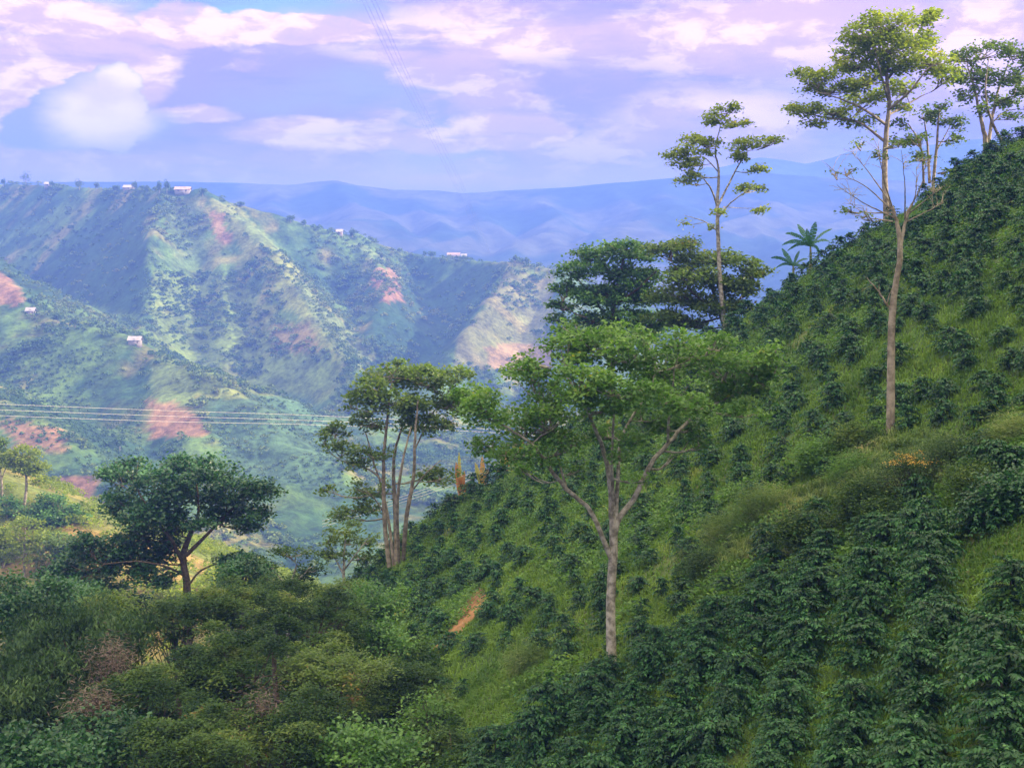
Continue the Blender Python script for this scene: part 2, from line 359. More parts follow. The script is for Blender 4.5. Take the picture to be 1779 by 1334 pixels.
BARE = [[(-20, 462), (10, 478), (45, 520), (30, 532), (-20, 528)], [(252, 690), (300, 695), (345, 720), (365, 758), (262, 760)], [(95, 830), (165, 828), (170, 880), (120, 880)],
        [(650, 465), (690, 462), (700, 520), (665, 525), (640, 490)], [(0, 735), (110, 745), (120, 790), (30, 780)],
        [(840, 600), (960, 600), (960, 640), (850, 640)], [(366, 365), (388, 370), (396, 420), (380, 420)]]
FIELD = [[(262, 640), (325, 640), (350, 700), (260, 700)], [(600, 420), (720, 440), (740, 465), (640, 450)], [(400, 370), (440, 385), (500, 440), (470, 440)],
         [(350, 690), (540, 690), (580, 760), (600, 860), (400, 820)], [(500, 480), (540, 500), (640, 620), (600, 640)]]
paint([(-60, 350), (255, 345), (250, 545), (60, 520), (-60, 440)], (.022, .052, .022), .95); paint([(720, 452), (880, 462), (800, 570), (760, 640), (640, 610)], (.022, .052, .022), .92)  # shade of the left bowl and triangular face painted as dark woodland ground
paint([(262, 470), (390, 480), (520, 560), (620, 660), (560, 700), (350, 690), (262, 640)], (.12, .16, .035), .6); paint([(360, 340), (420, 358), (520, 470), (650, 620), (600, 650), (500, 530), (400, 400)], (.19, .21, .05), .7)  # sunlight on the spur face and crest strip painted into the ground colour
paint([(280, 340), (345, 345), (370, 470), (300, 470)], (.07, .11, .04), .6); paint([(470, 560), (540, 560), (560, 610), (480, 615)], (.26, .15, .08), .5)
for P in FIELD[:3]: paint(P, (.12, .17, .045))
paint(FIELD[3], (.05, .10, .045)); paint(FIELD[4], (.09, .13, .045), .8)
for P in BARE: paint(P, (.27, .13, .08), .65)
paint([(880, 470), (960, 480), (960, 640), (790, 640), (800, 580)], (.20, .17, .08), .45)
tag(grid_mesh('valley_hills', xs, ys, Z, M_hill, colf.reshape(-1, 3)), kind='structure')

# ------------------------------------------------------------------ far mountain ranges
FAR = [(-900, 330), (-400, 318), (100, 316), (300, 315), (420, 317), (520, 321), (560, 316), (600, 313), (640, 322), (680, 329), (760, 331), (810, 336), (860, 334), (940, 329), (1020, 324), (1100, 316), (1180, 308), (1250, 304), (1330, 300), (1500, 310), (2000, 330)]
RF = [([(u, v, 3000) for u, v in FAR], .30)]
for k, (u, v) in enumerate([(150, 330), (330, 330), (470, 325), (600, 320), (720, 340), (850, 342), (960, 335), (1080, 325), (1180, 318), (1300, 310), (1450, 320)]):
    w = 30 * math.sin(k * 2.1); RF.append(([(u, v, 2950), (u + 20 + w, v + 35, 2700), (u + w * 1.8, v + 75, 2400), (u + 40 + w, v + 130, 2100)], .5)); RF.append(([(u + w * .5 + 10, v + 40, 2700), (u + 70 + w, v + 75, 2450), (u + 95, v + 120, 2200)], .55)); RF.append(([(u + w, v + 60, 2500), (u - 60 + w, v + 85, 2300), (u - 80, v + 120, 2150)], .55))
xs = np.arange(-1700, 2400, 14.); ys = np.arange(1450, 3400, 14.)
X, Y = np.meshgrid(xs, ys); Z = roof(X + 60 * fbm(X, Y, 3, .005), Y + 60 * fbm(Y, X, 3, .005) * sst(3000 - Y, 20, 300), RF, 5., -170 + 0 * X)
cr_ = sst(np.abs(Y - 3000), 20, 300); Z = Z + (1 - np.abs(fbm(X, Y * .6, 4, .006)) - .7) * 0 * cr_ + fbm(X, Y, 5, .018) * 3.5 * (.15 + cr_)
g1 = fbm(X, Y, 5, .006); cf = np.array([.024, .046, .030]) + np.array([.05, .035, .02]) * sst(g1, .05, .3)[..., None]
tag(grid_mesh('mountain_range', xs, ys, Z, M_mtn, cf.reshape(-1, 3)), kind='structure')
R2 = [([(900, 330, 4300), (1120, 318, 4300), (1200, 305, 4300), (1260, 288, 4300), (1320, 272, 4300), (1365, 277, 4300), (1400, 284, 4300), (1440, 275, 4300), (1480, 262, 4300), (1560, 258, 4300), (1700, 240, 4300), (2100, 260, 4300)], .4)]
for k, u in enumerate((1230, 1320, 1420, 1500, 1600)): R2.append(([(u, 290, 4250), (u + 30 - 15 * (k % 3), 330, 3950), (u - 10, 380, 3600)], .45))
xs = np.arange(-100, 2600, 22.); ys = np.arange(3450, 4700, 22.)
X, Y = np.meshgrid(xs, ys); Z = roof(X, Y, R2, 12., -170 + 0 * X) + fbm(X, Y, 4, .008) * 16 * sst(np.abs(Y - 4300), 20, 200)
tag(grid_mesh('distant_mountain', xs, ys, Z, M_mtn, np.broadcast_to(np.array([.05, .08, .05]), (X.size, 3))), kind='structure')
# one sheet of ground under everything, out to the horizon
gx = np.linspace(-6000, 6000, 41); gy = np.linspace(-1500, 9000, 41)
tag(grid_mesh('valley_floor', gx, gy, np.full((41, 41), -175.0), M_mtn, np.broadcast_to(np.array([.07, .12, .05]), (41 * 41, 3))), kind='structure')

# ------------------------------------------------------------------ haze
def haze(dens, colr, top=225):
    m, g = mat_new('haze'); v = g.n('ShaderNodeVolumePrincipled'); v.inputs['Color'].default_value = (*colr, 1); v.inputs['Density'].default_value = dens
    v.inputs['Anisotropy'].default_value = 0.0
    o = g.n('ShaderNodeOutputMaterial'); g.nt.links.new(v.outputs[0], o.inputs['Volume'])
    a = np.array([(x, y, z) for z in (-176, top) for y in (-1600, 9100) for x in (-6100, 6100)], float)
    F = [(0, 2, 3, 1), (4, 5, 7, 6), (0, 1, 5, 4), (2, 6, 7, 3), (0, 4, 6, 2), (1, 3, 7, 5)]
    tag(mesh('haze', a, F, m), kind='stuff')
haze(.00042, (.13, .25, .86))

# ------------------------------------------------------------------ sunlit spur at the left, middle distance
RS = [([(-260, 720, 250), (-120, 780, 240), (0, 838, 228), (70, 868, 220), (150, 935, 208), (260, 990, 196), (400, 1040, 182), (520, 1090, 170)], .5)]
xs = np.arange(-160, 10, 1.2); ys = np.arange(125, 330, 1.2); X, Y = np.meshgrid(xs, ys)
def Hs(X, Y): return smax(roof(X, Y, RS, 3.0) + fbm(X, Y, 4, .05) * 1.6, -160 + 0 * X, 3)
Z = Hs(X, Y); u_, v_ = proj(X, Y, Z)
cs2 = np.array([.09, .12, .03]) + (np.array([.20, .15, .055]) - np.array([.09, .12, .03])) * sst(fbm(X, Y, 4, .06), -.1, .35)[..., None]
cs2 = np.where((inpoly(u_, v_, [(80, 880), (150, 925), (190, 950), (170, 975), (100, 915)]) | inpoly(u_, v_, [(255, 950), (330, 955), (330, 985), (260, 980)]))[..., None], np.array([.22, .15, .06]), cs2)
tag(grid_mesh('spur_slope', xs, ys, Z, M_slope, cs2.reshape(-1, 3)), kind='structure')

# ------------------------------------------------------------------ woodland masses on the far hills (uncountable)
def blobs(C, Rad, per, leaf, flatn=.75, r=rng):
    """many small crowns as clumps of leaf-sized faces"""
    n = len(C); D = unit(r.normal(size=(n, per, 3))); D[..., 2] = np.abs(D[..., 2]) * 1.0 - .25
    rad = r.uniform(.55, 1.0, (n, per, 1)); P = C[:, None] + D * rad * Rad[:, None, None] * np.array([1, 1, flatn * 1.2])
    t = np.repeat(r.uniform(0, .75, n), per).reshape(n, per) + r.uniform(0, .25, (n, per))
    V, F = leaves(P.reshape(-1, 3), np.repeat(leaf * Rad, per), np.repeat(leaf * Rad * .8, per), spread=.9, r=r); return V, F, t.ravel()
n = 170000; x = rng.uniform(-500, 400, n); y = rng.uniform(480, 1450, n); z = Hf(x, y); u, v = proj(x, y, z)
dens = sst(fbm(x, y, 4, .022), .0, .16) * .5 + .006
def inany(LP): return np.any([inpoly(u, v, P) for P in LP], 0)
dens = np.where(inany(FIELD + BARE), .008, dens)
dens = np.where(inany([[(-60, 350), (255, 350), (250, 540), (60, 520), (-60, 440)], [(740, 460), (870, 460), (760, 620), (640, 600)]]), .10, dens)
dens = np.where(inany([[(560, 400), (740, 450), (720, 500), (560, 560), (520, 440)], [(380, 480), (500, 480), (490, 540), (380, 540)], [(250, 470), (400, 480), (600, 640), (240, 600)], [(560, 560), (740, 620), (640, 700)], [(60, 525), (250, 560), (230, 600), (60, 560)]]), .45, dens)
keep = (rng.random(n) < dens * .55) & (u > -60) & (u < 1350) & (v < 1010); x, y, z = x[keep], y[keep], z[keep]
rad = rng.uniform(1.1, 3.1, len(x)) * (1 + .3 * fbm(x, y, 2, .03))
V, F, t = blobs(np.stack([x, y, z + rad * .6], 1), rad, 32, .55)
tag(mesh('woodland', V, F, M_farleaf, tint=t), 'patchy woodland and hedges spread over the hills across the valley', 'woodland', kind='stuff')
n = 9000; x = rng.uniform(-135, -5, n); y = rng.uniform(140, 300, n); z = Hs(x, y); u, v = proj(x, y, z)
keep = (rng.random(n) < .5 * sst(fbm(x, y, 3, .07), -.2, .3) + .05) & (z > -90); x, y, z = x[keep], y[keep], z[keep]
rad = rng.uniform(.5, 1.9, len(x)); V, F, t = blobs(np.stack([x, y, z + rad * .5], 1), rad, 80, .26)
tag(mesh('undergrowth', V, F, M_leafSun, tint=t), 'sunlit low scrub covering the slope in the left middle distance', 'scrub', kind='stuff')

# ------------------------------------------------------------------ trees
def hit(u, v, f=H, y0=25, y1=140):
    t = np.arange(y0, y1, .1); P = np.array([px(u, v, 1.0)]) * t[:, None]; w = P[:, 2] <= f(P[:, 0], P[:, 1])
    return float(t[np.argmax(w)]) if w.any() else float(y1)
def limb_points(P): return P[:, :3]
def tree(name, label, Y, stems, clusters, leafm, bark=M_bark, leaf=(.20, .12), cover=2.6, group=None, ground=None, cat='tree', flatc=.5, bare=0, seed=1, clump=.5, depthk=.5, droop=.35):
    r = np.random.default_rng(seed); P0 = np.array(px(stems[0][0][0], stems[0][0][1], Y)); m = mpx(Y)
    if ground is not None: P0[2] = ground - .1
    tubes, nodes = [], []
    for st in stems:
        Q = []
        for q in st:
            dyy = q[3] if len(q) > 3 else 0; p = px(q[0], q[1], Y + dyy); Q.append([*p, q[2]])
        if ground is not None and st is stems[0] and Q[0][2] > ground: Q.insert(0, [Q[0][0], Q[0][1], ground - .3, Q[0][3] * 1.15])
        Q = resample(Q, max(6, 5 * len(Q))); Q[:, :3] += r.normal(0, .02, Q[:, :3].shape) * np.linspace(0, 1, len(Q))[:, None]
        tubes.append(tube(Q[:, :3], Q[:, 3], 8)); nodes.append(Q)
    ND = np.concatenate(nodes)
    us = [c_[0] for c_ in clusters]; W_ = (max(us) - min(us)) * .5 * m if clusters else 1; um = (max(us) + min(us)) / 2 if clusters else 0
    LC, LT = [], []
    for c_ in clusters:
        u, v, ru, rv = c_[:4]; rel = abs(u - um) * m / max(W_, .1)
        dyy = c_[4] if len(c_) > 4 else r.uniform(-1, 1) * W_ * depthk * math.sqrt(max(.05, 1 - rel * rel))
        C = px(u, v, Y + dyy); Rr = np.array([ru * m, ru * m * .9, rv * m])
        d = np.linalg.norm(ND[:, :3] - C, axis=1) + 2.0 * np.maximum(0, ND[:, 2] - C[2] + .1); k = int(np.argmin(d)); a = ND[k, :3]; ra = min(ND[k, 3] * .6, .035 + .012 * np.linalg.norm(C - a))
        mid = (a + C) / 2 + np.array([0, 0, -.12 * np.linalg.norm(C - a)]); hub = C - np.array([0, 0, Rr[2] * .6])
        B = resample([[*a, ra], [*mid, ra * .75], [*hub, ra * .45]], 7); tubes.append(tube(B[:, :3], B[:, 3], 5))
        area = math.pi * ru * rv; nl = int(cover * 2.0 * area / (leaf[0] * leaf[1] * .5 / m / m)); ns = max(5, int(nl / 55))
        sub = unit(r.normal(size=(ns, 3))) * r.uniform(.25, 1, (ns, 1)) ** .5 * Rr; sub = C + sub
        for s_ in sub[: 16 if not bare else 40]:
            b = B[r.integers(2, 7), :3]; mm = (b + s_) / 2 + np.array([0, 0, -.06 * np.linalg.norm(s_ - b)])
            tw = np.array([b, mm, s_]); tubes.append(tube(tw, np.array([.022, .015, .006]) * (1 + Y / 110), 4))
        cr = clump * min(1.0, .6 + Rr[0] / 4)
        w = r.integers(0, ns, nl); off = r.normal(0, 1, (nl, 3)) * np.array([cr * .55, cr * .55, cr * .55 * flatc]); off[:, 2] -= .25 * (off[:, 0] ** 2 + off[:, 1] ** 2) / max(cr, .1) * .6
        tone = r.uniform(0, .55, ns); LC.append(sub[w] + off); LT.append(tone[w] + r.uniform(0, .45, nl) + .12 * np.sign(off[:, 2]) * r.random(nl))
    root = empty(name, P0, label, cat, group)
    V, F = join(tubes); mesh('trunk', V, F, bark, root, smooth=True, loc=P0)
    if LC:
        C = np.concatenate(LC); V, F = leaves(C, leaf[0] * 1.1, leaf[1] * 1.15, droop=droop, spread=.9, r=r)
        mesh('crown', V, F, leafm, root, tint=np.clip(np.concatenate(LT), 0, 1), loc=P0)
    return root

Yt = hit(1063, 1168)
tree('shade_tree', 'big forked shade tree with a straight grey trunk in the middle of the coffee slope', Yt,
 [[(1063, 1172, 0.184), (1061, 1050, 0.160), (1066, 950, 0.144), (1064, 890, 0.128), (1060, 840, 0.096), (1052, 795, 0.080), (1030, 735, 0.056, -.6), (1003, 690, 0.040, -1), (978, 635, 0.024, -1.4)],
  [(1064, 960, 0.120), (1073, 905, 0.104), (1100, 868, 0.092, .3), (1130, 808, 0.080, .5), (1165, 765, 0.072, .8), (1215, 715, 0.048, 1), (1270, 688, 0.032, 1.3), (1320, 655, 0.016, 1.5)],
  [(1062, 970, 0.104), (1046, 932, 0.088, -.2), (1024, 885, 0.080, -.4), (985, 850, 0.072, -.7), (947, 802, 0.064, -.9), (925, 772, 0.048, -1), (880, 742, 0.036, -1.2), (835, 708, 0.016, -1.4)],
  [(1070, 900, 0.080), (1074, 820, 0.064, .2), (1080, 760, 0.048, .5), (1112, 700, 0.036, .8), (1142, 645, 0.016, 1)],
  [(1066, 880, 0.072), (1063, 800, 0.048, -.5), (1066, 700, 0.032, -.8), (1060, 600, 0.016, -1)],
  [(1160, 768, 0.048, .7), (1164, 700, 0.036, 0), (1176, 620, 0.016, -.8)], [(985, 850, 0.040, -.7), (968, 790, 0.032, .2), (960, 730, 0.016, .8)], [(925, 772, 0.032, -1), (900, 772, 0.024, -.5), (860, 778, 0.012, 0)]],
 [(815, 690, 38, 26), (850, 712, 50, 32), (912, 738, 72, 36), (850, 780, 42, 18), (905, 784, 50, 20), (900, 625, 32, 20), (925, 655, 40, 22), (955, 680, 50, 32), (985, 615, 52, 36), (1042, 600, 58, 32), (1100, 612, 60, 34), (1012, 662, 55, 30), (1082, 672, 60, 34), (1150, 632, 60, 34), (1205, 610, 55, 28), (1255, 640, 58, 32), (1310, 625, 48, 24), (1345, 612, 30, 14), (1182, 690, 60, 30), (1242, 694, 48, 24), (1295, 668, 45, 26), (1125, 722, 40, 18), (1035, 706, 45, 22), (962, 722, 46, 24), (1330, 660, 34, 20), (1175, 590, 40, 18), (1250, 600, 50, 16), (1000, 765, 38, 16), (1048, 752, 40, 18), (1100, 755, 34, 16), (1150, 735, 40, 16), (1205, 738, 44, 14), (1290, 712, 42, 14), (1085, 795, 24, 9), (960, 762, 34, 14), (1345, 640, 26, 18), (990, 570, 26, 12), (1060, 572, 34, 12), (1125, 580, 34, 12), (1215, 768, 32, 12), (1118, 832, 16, 7), (905, 812, 28, 9), (1003, 815, 20, 8), (1170, 790, 18, 8), (950, 800, 22, 9)],
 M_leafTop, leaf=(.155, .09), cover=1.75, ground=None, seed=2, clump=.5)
tree('shade_tree', 'open tree of five slender upright stems at the lower edge of the coffee slope', 95,
 [[(676, 985, 0.160), (668, 900, 0.160), (667, 800, 0.120), (676, 700, 0.080), (682, 650, 0.040)], [(689, 985, 0.160), (687, 900, 0.160, 1), (684, 800, 0.112, 1.5), (700, 735, 0.064, 2)], [(700, 982, 0.160), (706, 900, 0.152, -1), (718, 830, 0.120, -1.5), (721, 760, 0.088, -2), (727, 690, 0.048, -2)],
  [(684, 985, 0.112), (676, 910, 0.112, 2), (664, 850, 0.080, 3), (648, 800, 0.064, 3), (635, 750, 0.040, 3)], [(694, 985, 0.112), (690, 880, 0.120, -2), (700, 800, 0.080, -3), (715, 740, 0.040, -3)], [(668, 838, 0.072), (640, 815, 0.056), (600, 803, 0.040), (575, 788, 0.024)], [(667, 890, 0.056), (645, 860, 0.040, -1), (620, 850, 0.024, -2)], [(718, 850, 0.056, -1), (742, 820, 0.040, -2), (765, 800, 0.024, -2)], [(721, 780, 0.056, -1), (745, 730, 0.040), (770, 690, 0.024, 1)]],
 [(690, 650, 60, 22), (640, 680, 32, 30), (740, 655, 48, 22), (790, 655, 34, 18), (700, 695, 52, 24), (770, 690, 36, 22), (640, 730, 32, 16), (582, 748, 18, 18), (600, 775, 22, 12), (562, 762, 9, 12), (650, 790, 42, 9), (610, 805, 22, 9), (750, 738, 34, 14), (720, 735, 36, 16), (765, 825, 38, 12), (735, 825, 18, 8), (640, 848, 34, 12), (618, 878, 38, 12), (570, 850, 15, 7), (602, 893, 28, 8), (795, 705, 22, 20), (690, 632, 12, 8), (610, 700, 14, 14)],
 M_leafRust, M_barkW, leaf=(.26, .16), cover=2.1, ground=float(H(px(685, 980, 95)[0], 95)), seed=3, clump=.7)
tree('shade_tree', 'dense dark green round topped tree standing alone left of the open many-stemmed tree', 100,
 [[(326, 1060, .30), (324, 1010, .27), (318, 965, .24), (330, 930, .18), (345, 890, .10), (340, 830, .05)], [(319, 980, .16), (300, 942, .13, -1), (270, 900, .09, -2), (240, 855, .05, -2)], [(323, 965, .16), (358, 930, .12, 1), (392, 895, .09, 2), (430, 860, .04, 2)], [(321, 1000, .1), (290, 985, .08, -2), (240, 975, .06, -3), (180, 980, .04, -3)], [(325, 1020, .09), (350, 990, .07, 1), (390, 975, .04, 2)]],
 [(230, 818, 50, 24), (330, 800, 46, 20), (372, 818, 40, 20), (280, 842, 55, 25), (340, 850, 58, 24), (412, 850, 48, 24), (450, 850, 34, 18), (455, 885, 26, 14), (215, 870, 42, 24), (280, 888, 52, 22), (392, 888, 50, 22), (432, 912, 25, 14), (250, 930, 52, 20), (190, 950, 56, 24), (150, 978, 52, 26), (128, 1012, 42, 20), (222, 980, 52, 24), (262, 1002, 42, 14), (172, 1022, 52, 18), (295, 950, 32, 12), (345, 910, 28, 10), (190, 815, 22, 14), (410, 975, 35, 16), (110, 980, 25, 14), (95, 1005, 36, 18), (140, 940, 30, 14), (205, 1045, 48, 16), (270, 965, 40, 14), (300, 915, 34, 14), (245, 900, 40, 16)],
 M_leafDark, M_barkD, leaf=(.28, .17), cover=2.9, ground=float(H(px(325, 1027, 100)[0], 100)), seed=4, clump=.75)
y4 = 106
tree('shade_tree', 'tallest tree on the skyline, a broad tiered crown in sunlight above the coffee slope', y4,
 [[(1540, 378, .24), (1537, 300, .21), (1540, 230, .18), (1545, 180, .14), (1541, 130, .12), (1550, 80, .08), (1562, 45, .04)], [(1538, 216, .12), (1500, 190, .09, -1), (1460, 172, .06, -2), (1420, 160, .03, -2)], [(1537, 246, .12), (1490, 212, .08, 1), (1440, 206, .06, 2), (1395, 195, .03, 2)], [(1543, 192, .11), (1580, 160, .08, -2), (1610, 122, .05, -3), (1635, 108, .03, -3)], [(1541, 202, .10), (1575, 182, .07, 2), (1605, 165, .04, 3)], [(1542, 150, .08), (1505, 112, .06, 1), (1470, 92, .03, 2)], [(1541, 140, .08), (1580, 90, .05, 1), (1600, 50, .03, 1)], [(1543, 175, .08), (1528, 120, .06, -2), (1515, 70, .03, -3)]],
 [(1550, 38, 48, 20), (1600, 32, 28, 16), (1502, 55, 45, 20), (1592, 70, 46, 18), (1472, 92, 20, 9), (1540, 80, 58, 20), (1485, 112, 48, 14), (1425, 132, 38, 11), (1392, 122, 16, 7), (1612, 110, 44, 20), (1555, 115, 40, 16), (1445, 152, 48, 11), (1398, 190, 32, 11), (1450, 190, 42, 11), (1502, 165, 42, 12), (1490, 208, 32, 8), (1572, 150, 34, 12), (1642, 130, 24, 14), (1412, 215, 18, 8), (1378, 190, 14, 8), (1500, 140, 40, 11), (1570, 185, 26, 8)],
 M_leafSun, M_barkW, leaf=(.27, .16), cover=2.4, seed=5, clump=.75, ground=float(H(px(1540, 375, y4)[0], y4)))
tree('shade_tree', 'upright tree with twin trunks at the top right corner of the slope', 112,
 [[(1712, 262, .2), (1708, 225, .16), (1700, 190, .12), (1692, 150, .08), (1680, 112, .04)], [(1716, 260, .16), (1724, 205, .13, 1), (1735, 155, .09, 2), (1752, 110, .04, 2)], [(1742, 250, .13), (1722, 208, .10, -1), (1712, 160, .06, -2), (1718, 100, .03, -2)], [(1722, 215, .06), (1745, 195, .05, 2), (1765, 190, .03, 2)]],
 [(1680, 100, 28, 16), (1722, 84, 34, 13), (1762, 90, 30, 16), (1660, 130, 20, 13), (1702, 130, 38, 16), (1752, 130, 34, 16), (1690, 165, 28, 12), (1740, 172, 34, 12), (1778, 150, 20, 18), (1760, 200, 16, 8), (1708, 190, 18, 8), (1790, 105, 20, 15), (1800, 180, 20, 10)],
 M_leafRust, M_barkW, leaf=(.27, .16), cover=1.7, seed=6, clump=.7, ground=float(H(px(1715, 258, 112)[0], 112)))
tree('shade_tree', 'slight pale tree lit orange between the tallest skyline tree and the corner tree', 108,
 [[(1622, 312, .13), (1628, 250, .10), (1632, 190, .05)], [(1615, 318, .12), (1612, 260, .09, 1), (1607, 210, .05, 1)], [(1605, 322, .10), (1600, 255, .07, -1), (1578, 215, .04, -1)], [(1628, 260, .06), (1645, 230, .04, 1), (1655, 210, .02, 1)]],
 [(1600, 200, 34, 11), (1640, 205, 30, 12), (1570, 215, 22, 8), (1652, 240, 22, 9), (1600, 240, 28, 10), (1562, 246, 20, 8), (1632, 182, 20, 7), (1592, 270, 18, 7), (1668, 220, 14, 8)],
 M_leafRust, M_barkW, leaf=(.25, .15), cover=1.3, seed=7, clump=.6, ground=float(H(px(1620, 310, 108)[0], 108)))
Y7 = hit(1547, 758)
tw = []
rr = random.Random(5)
for (a, b, e) in [((1550, 365), (1500, 322), (1440, 292)), ((1552, 378), (1500, 352), (1450, 320)), ((1545, 350), (1510, 300), (1478, 262)), ((1550, 360), (1535, 310), (1525, 255)), ((1553, 370), (1500, 368), (1468, 345)),
                  ((1572, 380), (1572, 320), (1565, 262)), ((1575, 370), (1600, 325), (1612, 275)), ((1578, 372), (1612, 345), (1650, 318)), ((1570, 390), (1590, 340), (1592, 290)), ((1576, 385), (1605, 370), (1640, 352)), ((1552, 385), (1520, 380), (1485, 375))]:
    d1 = rr.uniform(-1.2, 1.2); tw.append([(*a, .032), (*b, .018, d1), (*e, .007, d1 * 2)])
    for k in range(9):
        t = rr.uniform(.25, .95); q = (b[0] + (e[0] - b[0]) * t, b[1] + (e[1] - b[1]) * t); dxx, dyy = rr.uniform(-26, 26), rr.uniform(-34, 4)
        tw.append([(*q, .011, d1 * (1 + t)), (q[0] + dxx * .5, q[1] + dyy * .6, .008, d1 * (1 + t) + .2), (q[0] + dxx, q[1] + dyy, .004, d1 * (1 + t) + .5)])
tree('bare_tree', 'tall thin half bare tree with a long clear trunk above the scrub', Y7,
 [[(1547, 762, .17), (1548, 640, .15), (1550, 545, .13), (1560, 470, .11), (1564, 425, .10), (1556, 380, .07), (1546, 350, .05)], [(1562, 440, .08), (1570, 400, .06), (1578, 365, .05)], [(1549, 550, .07), (1545, 535, .05), (1528, 510, .03), (1508, 484, .014)], [(1541, 528, .025), (1548, 505, .012)], [(1528, 512, .02), (1527, 495, .012)]] + tw,
 [(1498, 248, 18, 7), (1530, 262, 20, 8), (1476, 292, 12, 5), (1560, 250, 22, 9), (1600, 275, 20, 9), (1590, 240, 20, 8), (1475, 362, 16, 7), (1500, 375, 14, 6), (1620, 330, 10, 5), (1640, 300, 14, 6), (1450, 300, 8, 4)],
 M_leafRust, M_barkW, leaf=(.13, .08), cover=.6, seed=8, clump=.4, depthk=.3)
tree('shade_tree', 'slim tree with separate leaf tiers rising above the dark grove, sky showing through', 106,
 [[(1262, 600, .2), (1252, 500, .17), (1248, 420, .15), (1246, 360, .13), (1249, 300, .09), (1243, 262, .06), (1252, 212, .03)], [(1247, 358, .09), (1265, 322, .07, 1), (1286, 282, .05, 2), (1300, 262, .03, 2)], [(1246, 358, .08), (1234, 326, .06, -1), (1216, 305, .03, -2)], [(1248, 378, .06), (1270, 352, .05, -1), (1302, 330, .03, -2)], [(1247, 402, .05), (1226, 386, .04, 1), (1190, 374, .015, 2)], [(1226, 386, .025, 1), (1200, 390, .02, 1), (1180, 385, .01, 1)], [(1262, 360, .03), (1290, 362, .02, 1), (1318, 362, .015, 1)], [(1249, 300, .05), (1225, 275, .04, 1), (1195, 262, .02, 2)]],
 [(1262, 185, 26, 8), (1240, 205, 28, 11), (1277, 216, 22, 8), (1206, 240, 26, 9), (1226, 252, 28, 13), (1172, 262, 26, 14), (1200, 282, 28, 12), (1215, 302, 24, 7), (1290, 250, 28, 10), (1322, 243, 28, 8), (1347, 240, 13, 6), (1276, 270, 20, 12), (1312, 292, 20, 9), (1190, 313, 18, 6), (1306, 325, 26, 8), (1321, 362, 17, 5), (1252, 367, 16, 4), (1190, 386, 10, 3), (1236, 393, 8, 4)],
 M_leafSun, M_bark, leaf=(.26, .16), cover=2.1, seed=9, clump=.6, ground=float(H(px(1262, 600, 106)[0], 106)))
tree('shade_tree', 'spreading bluish green tree on the left side of the dark grove behind the slope', 112,
 [[(1062, 610, .25), (1065, 540, .2), (1075, 490, .15), (1085, 440, .08)], [(1065, 560, .12), (1030, 520, .09, 1), (1000, 480, .05, 2)], [(1068, 530, .12), (1110, 500, .08, -1), (1140, 470, .04, -2)], [(1040, 560, .06), (1000, 545, .04, -2), (975, 528, .02, -2)]],
 [(1032, 440, 42, 13), (1082, 430, 42, 13), (1125, 440, 36, 13), (1000, 470, 34, 14), (985, 502, 28, 13), (1062, 465, 50, 16), (976, 532, 22, 10), (1042, 512, 45, 18), (1102, 482, 50, 18), (1125, 515, 40, 16), (1082, 550, 50, 18), (1030, 558, 40, 14), (1140, 555, 36, 14), (970, 555, 20, 8), (1090, 582, 60, 14), (1010, 580, 40, 12), (1070, 510, 50, 18)],
 M_leafA, M_barkD, leaf=(.28, .17), cover=3.2, seed=10, clump=.7, ground=float(H(px(1062, 610, 112)[0], 112)))
tree('shade_tree', 'dense dark tree with olive patches on the right side of the grove behind the slope', 108,
 [[(1268, 610, .2), (1256, 560, .17), (1240, 510, .13), (1225, 460, .07)], [(1256, 560, .1), (1285, 520, .07, 1), (1305, 480, .04, 2)], [(1248, 540, .1), (1205, 510, .07, -1), (1170, 460, .04, -2)]],
 [(1160, 430, 38, 10), (1192, 424, 32, 9), (1212, 450, 48, 14), (1272, 450, 34, 12), (1302, 466, 28, 12), (1202, 480, 58, 17), (1262, 490, 48, 17), (1302, 500, 28, 13), (1172, 512, 50, 17), (1240, 530, 48, 17), (1292, 535, 28, 12), (1160, 550, 40, 12), (1270, 560, 18, 9), (1325, 472, 14, 7), (1200, 560, 30, 12)],
 M_leafRust, M_barkD, leaf=(.27, .16), cover=3.4, seed=11, clump=.7, ground=float(H(px(1268, 605, 108)[0], 108)))
tree('small_tree', 'small rusty tinted tree just left of the open many-stemmed tree', 88,
 [[(600, 1050, .12), (597, 985, .09), (600, 930, .04)], [(598, 1000, .06), (580, 965, .04, 1), (568, 938, .02, 1)], [(598, 990, .06), (620, 960, .04, -1), (640, 935, .02, -1)]],
 [(602, 920, 34, 12), (570, 936, 20, 9), (640, 937, 20, 10), (588, 960, 30, 9), (630, 966, 24, 8), (560, 965, 18, 8), (610, 940, 24, 8)], M_leafRust, M_bark, leaf=(.22, .12), cover=1.5, seed=12, clump=.6, ground=float(H(px(600, 1040, 88)[0], 88)))
tree('small_tree', 'low flat topped thin tree just right of the dark round topped tree', 80,
 [[(500, 1070, .11), (505, 1020, .09), (515, 980, .04)], [(505, 1030, .05), (480, 995, .03, 1), (465, 975, .02, 1)], [(506, 1020, .05), (540, 985, .03, -1)]],
 [(505, 962, 42, 9), (472, 986, 38, 9), (542, 985, 28, 10), (445, 972, 20, 7), (520, 1000, 32, 8), (480, 1012, 30, 8)], M_feather, M_bark, leaf=(.2, .09), cover=1.6, seed=13, clump=.6, ground=float(H(px(500, 1060, 80)[0], 80)))
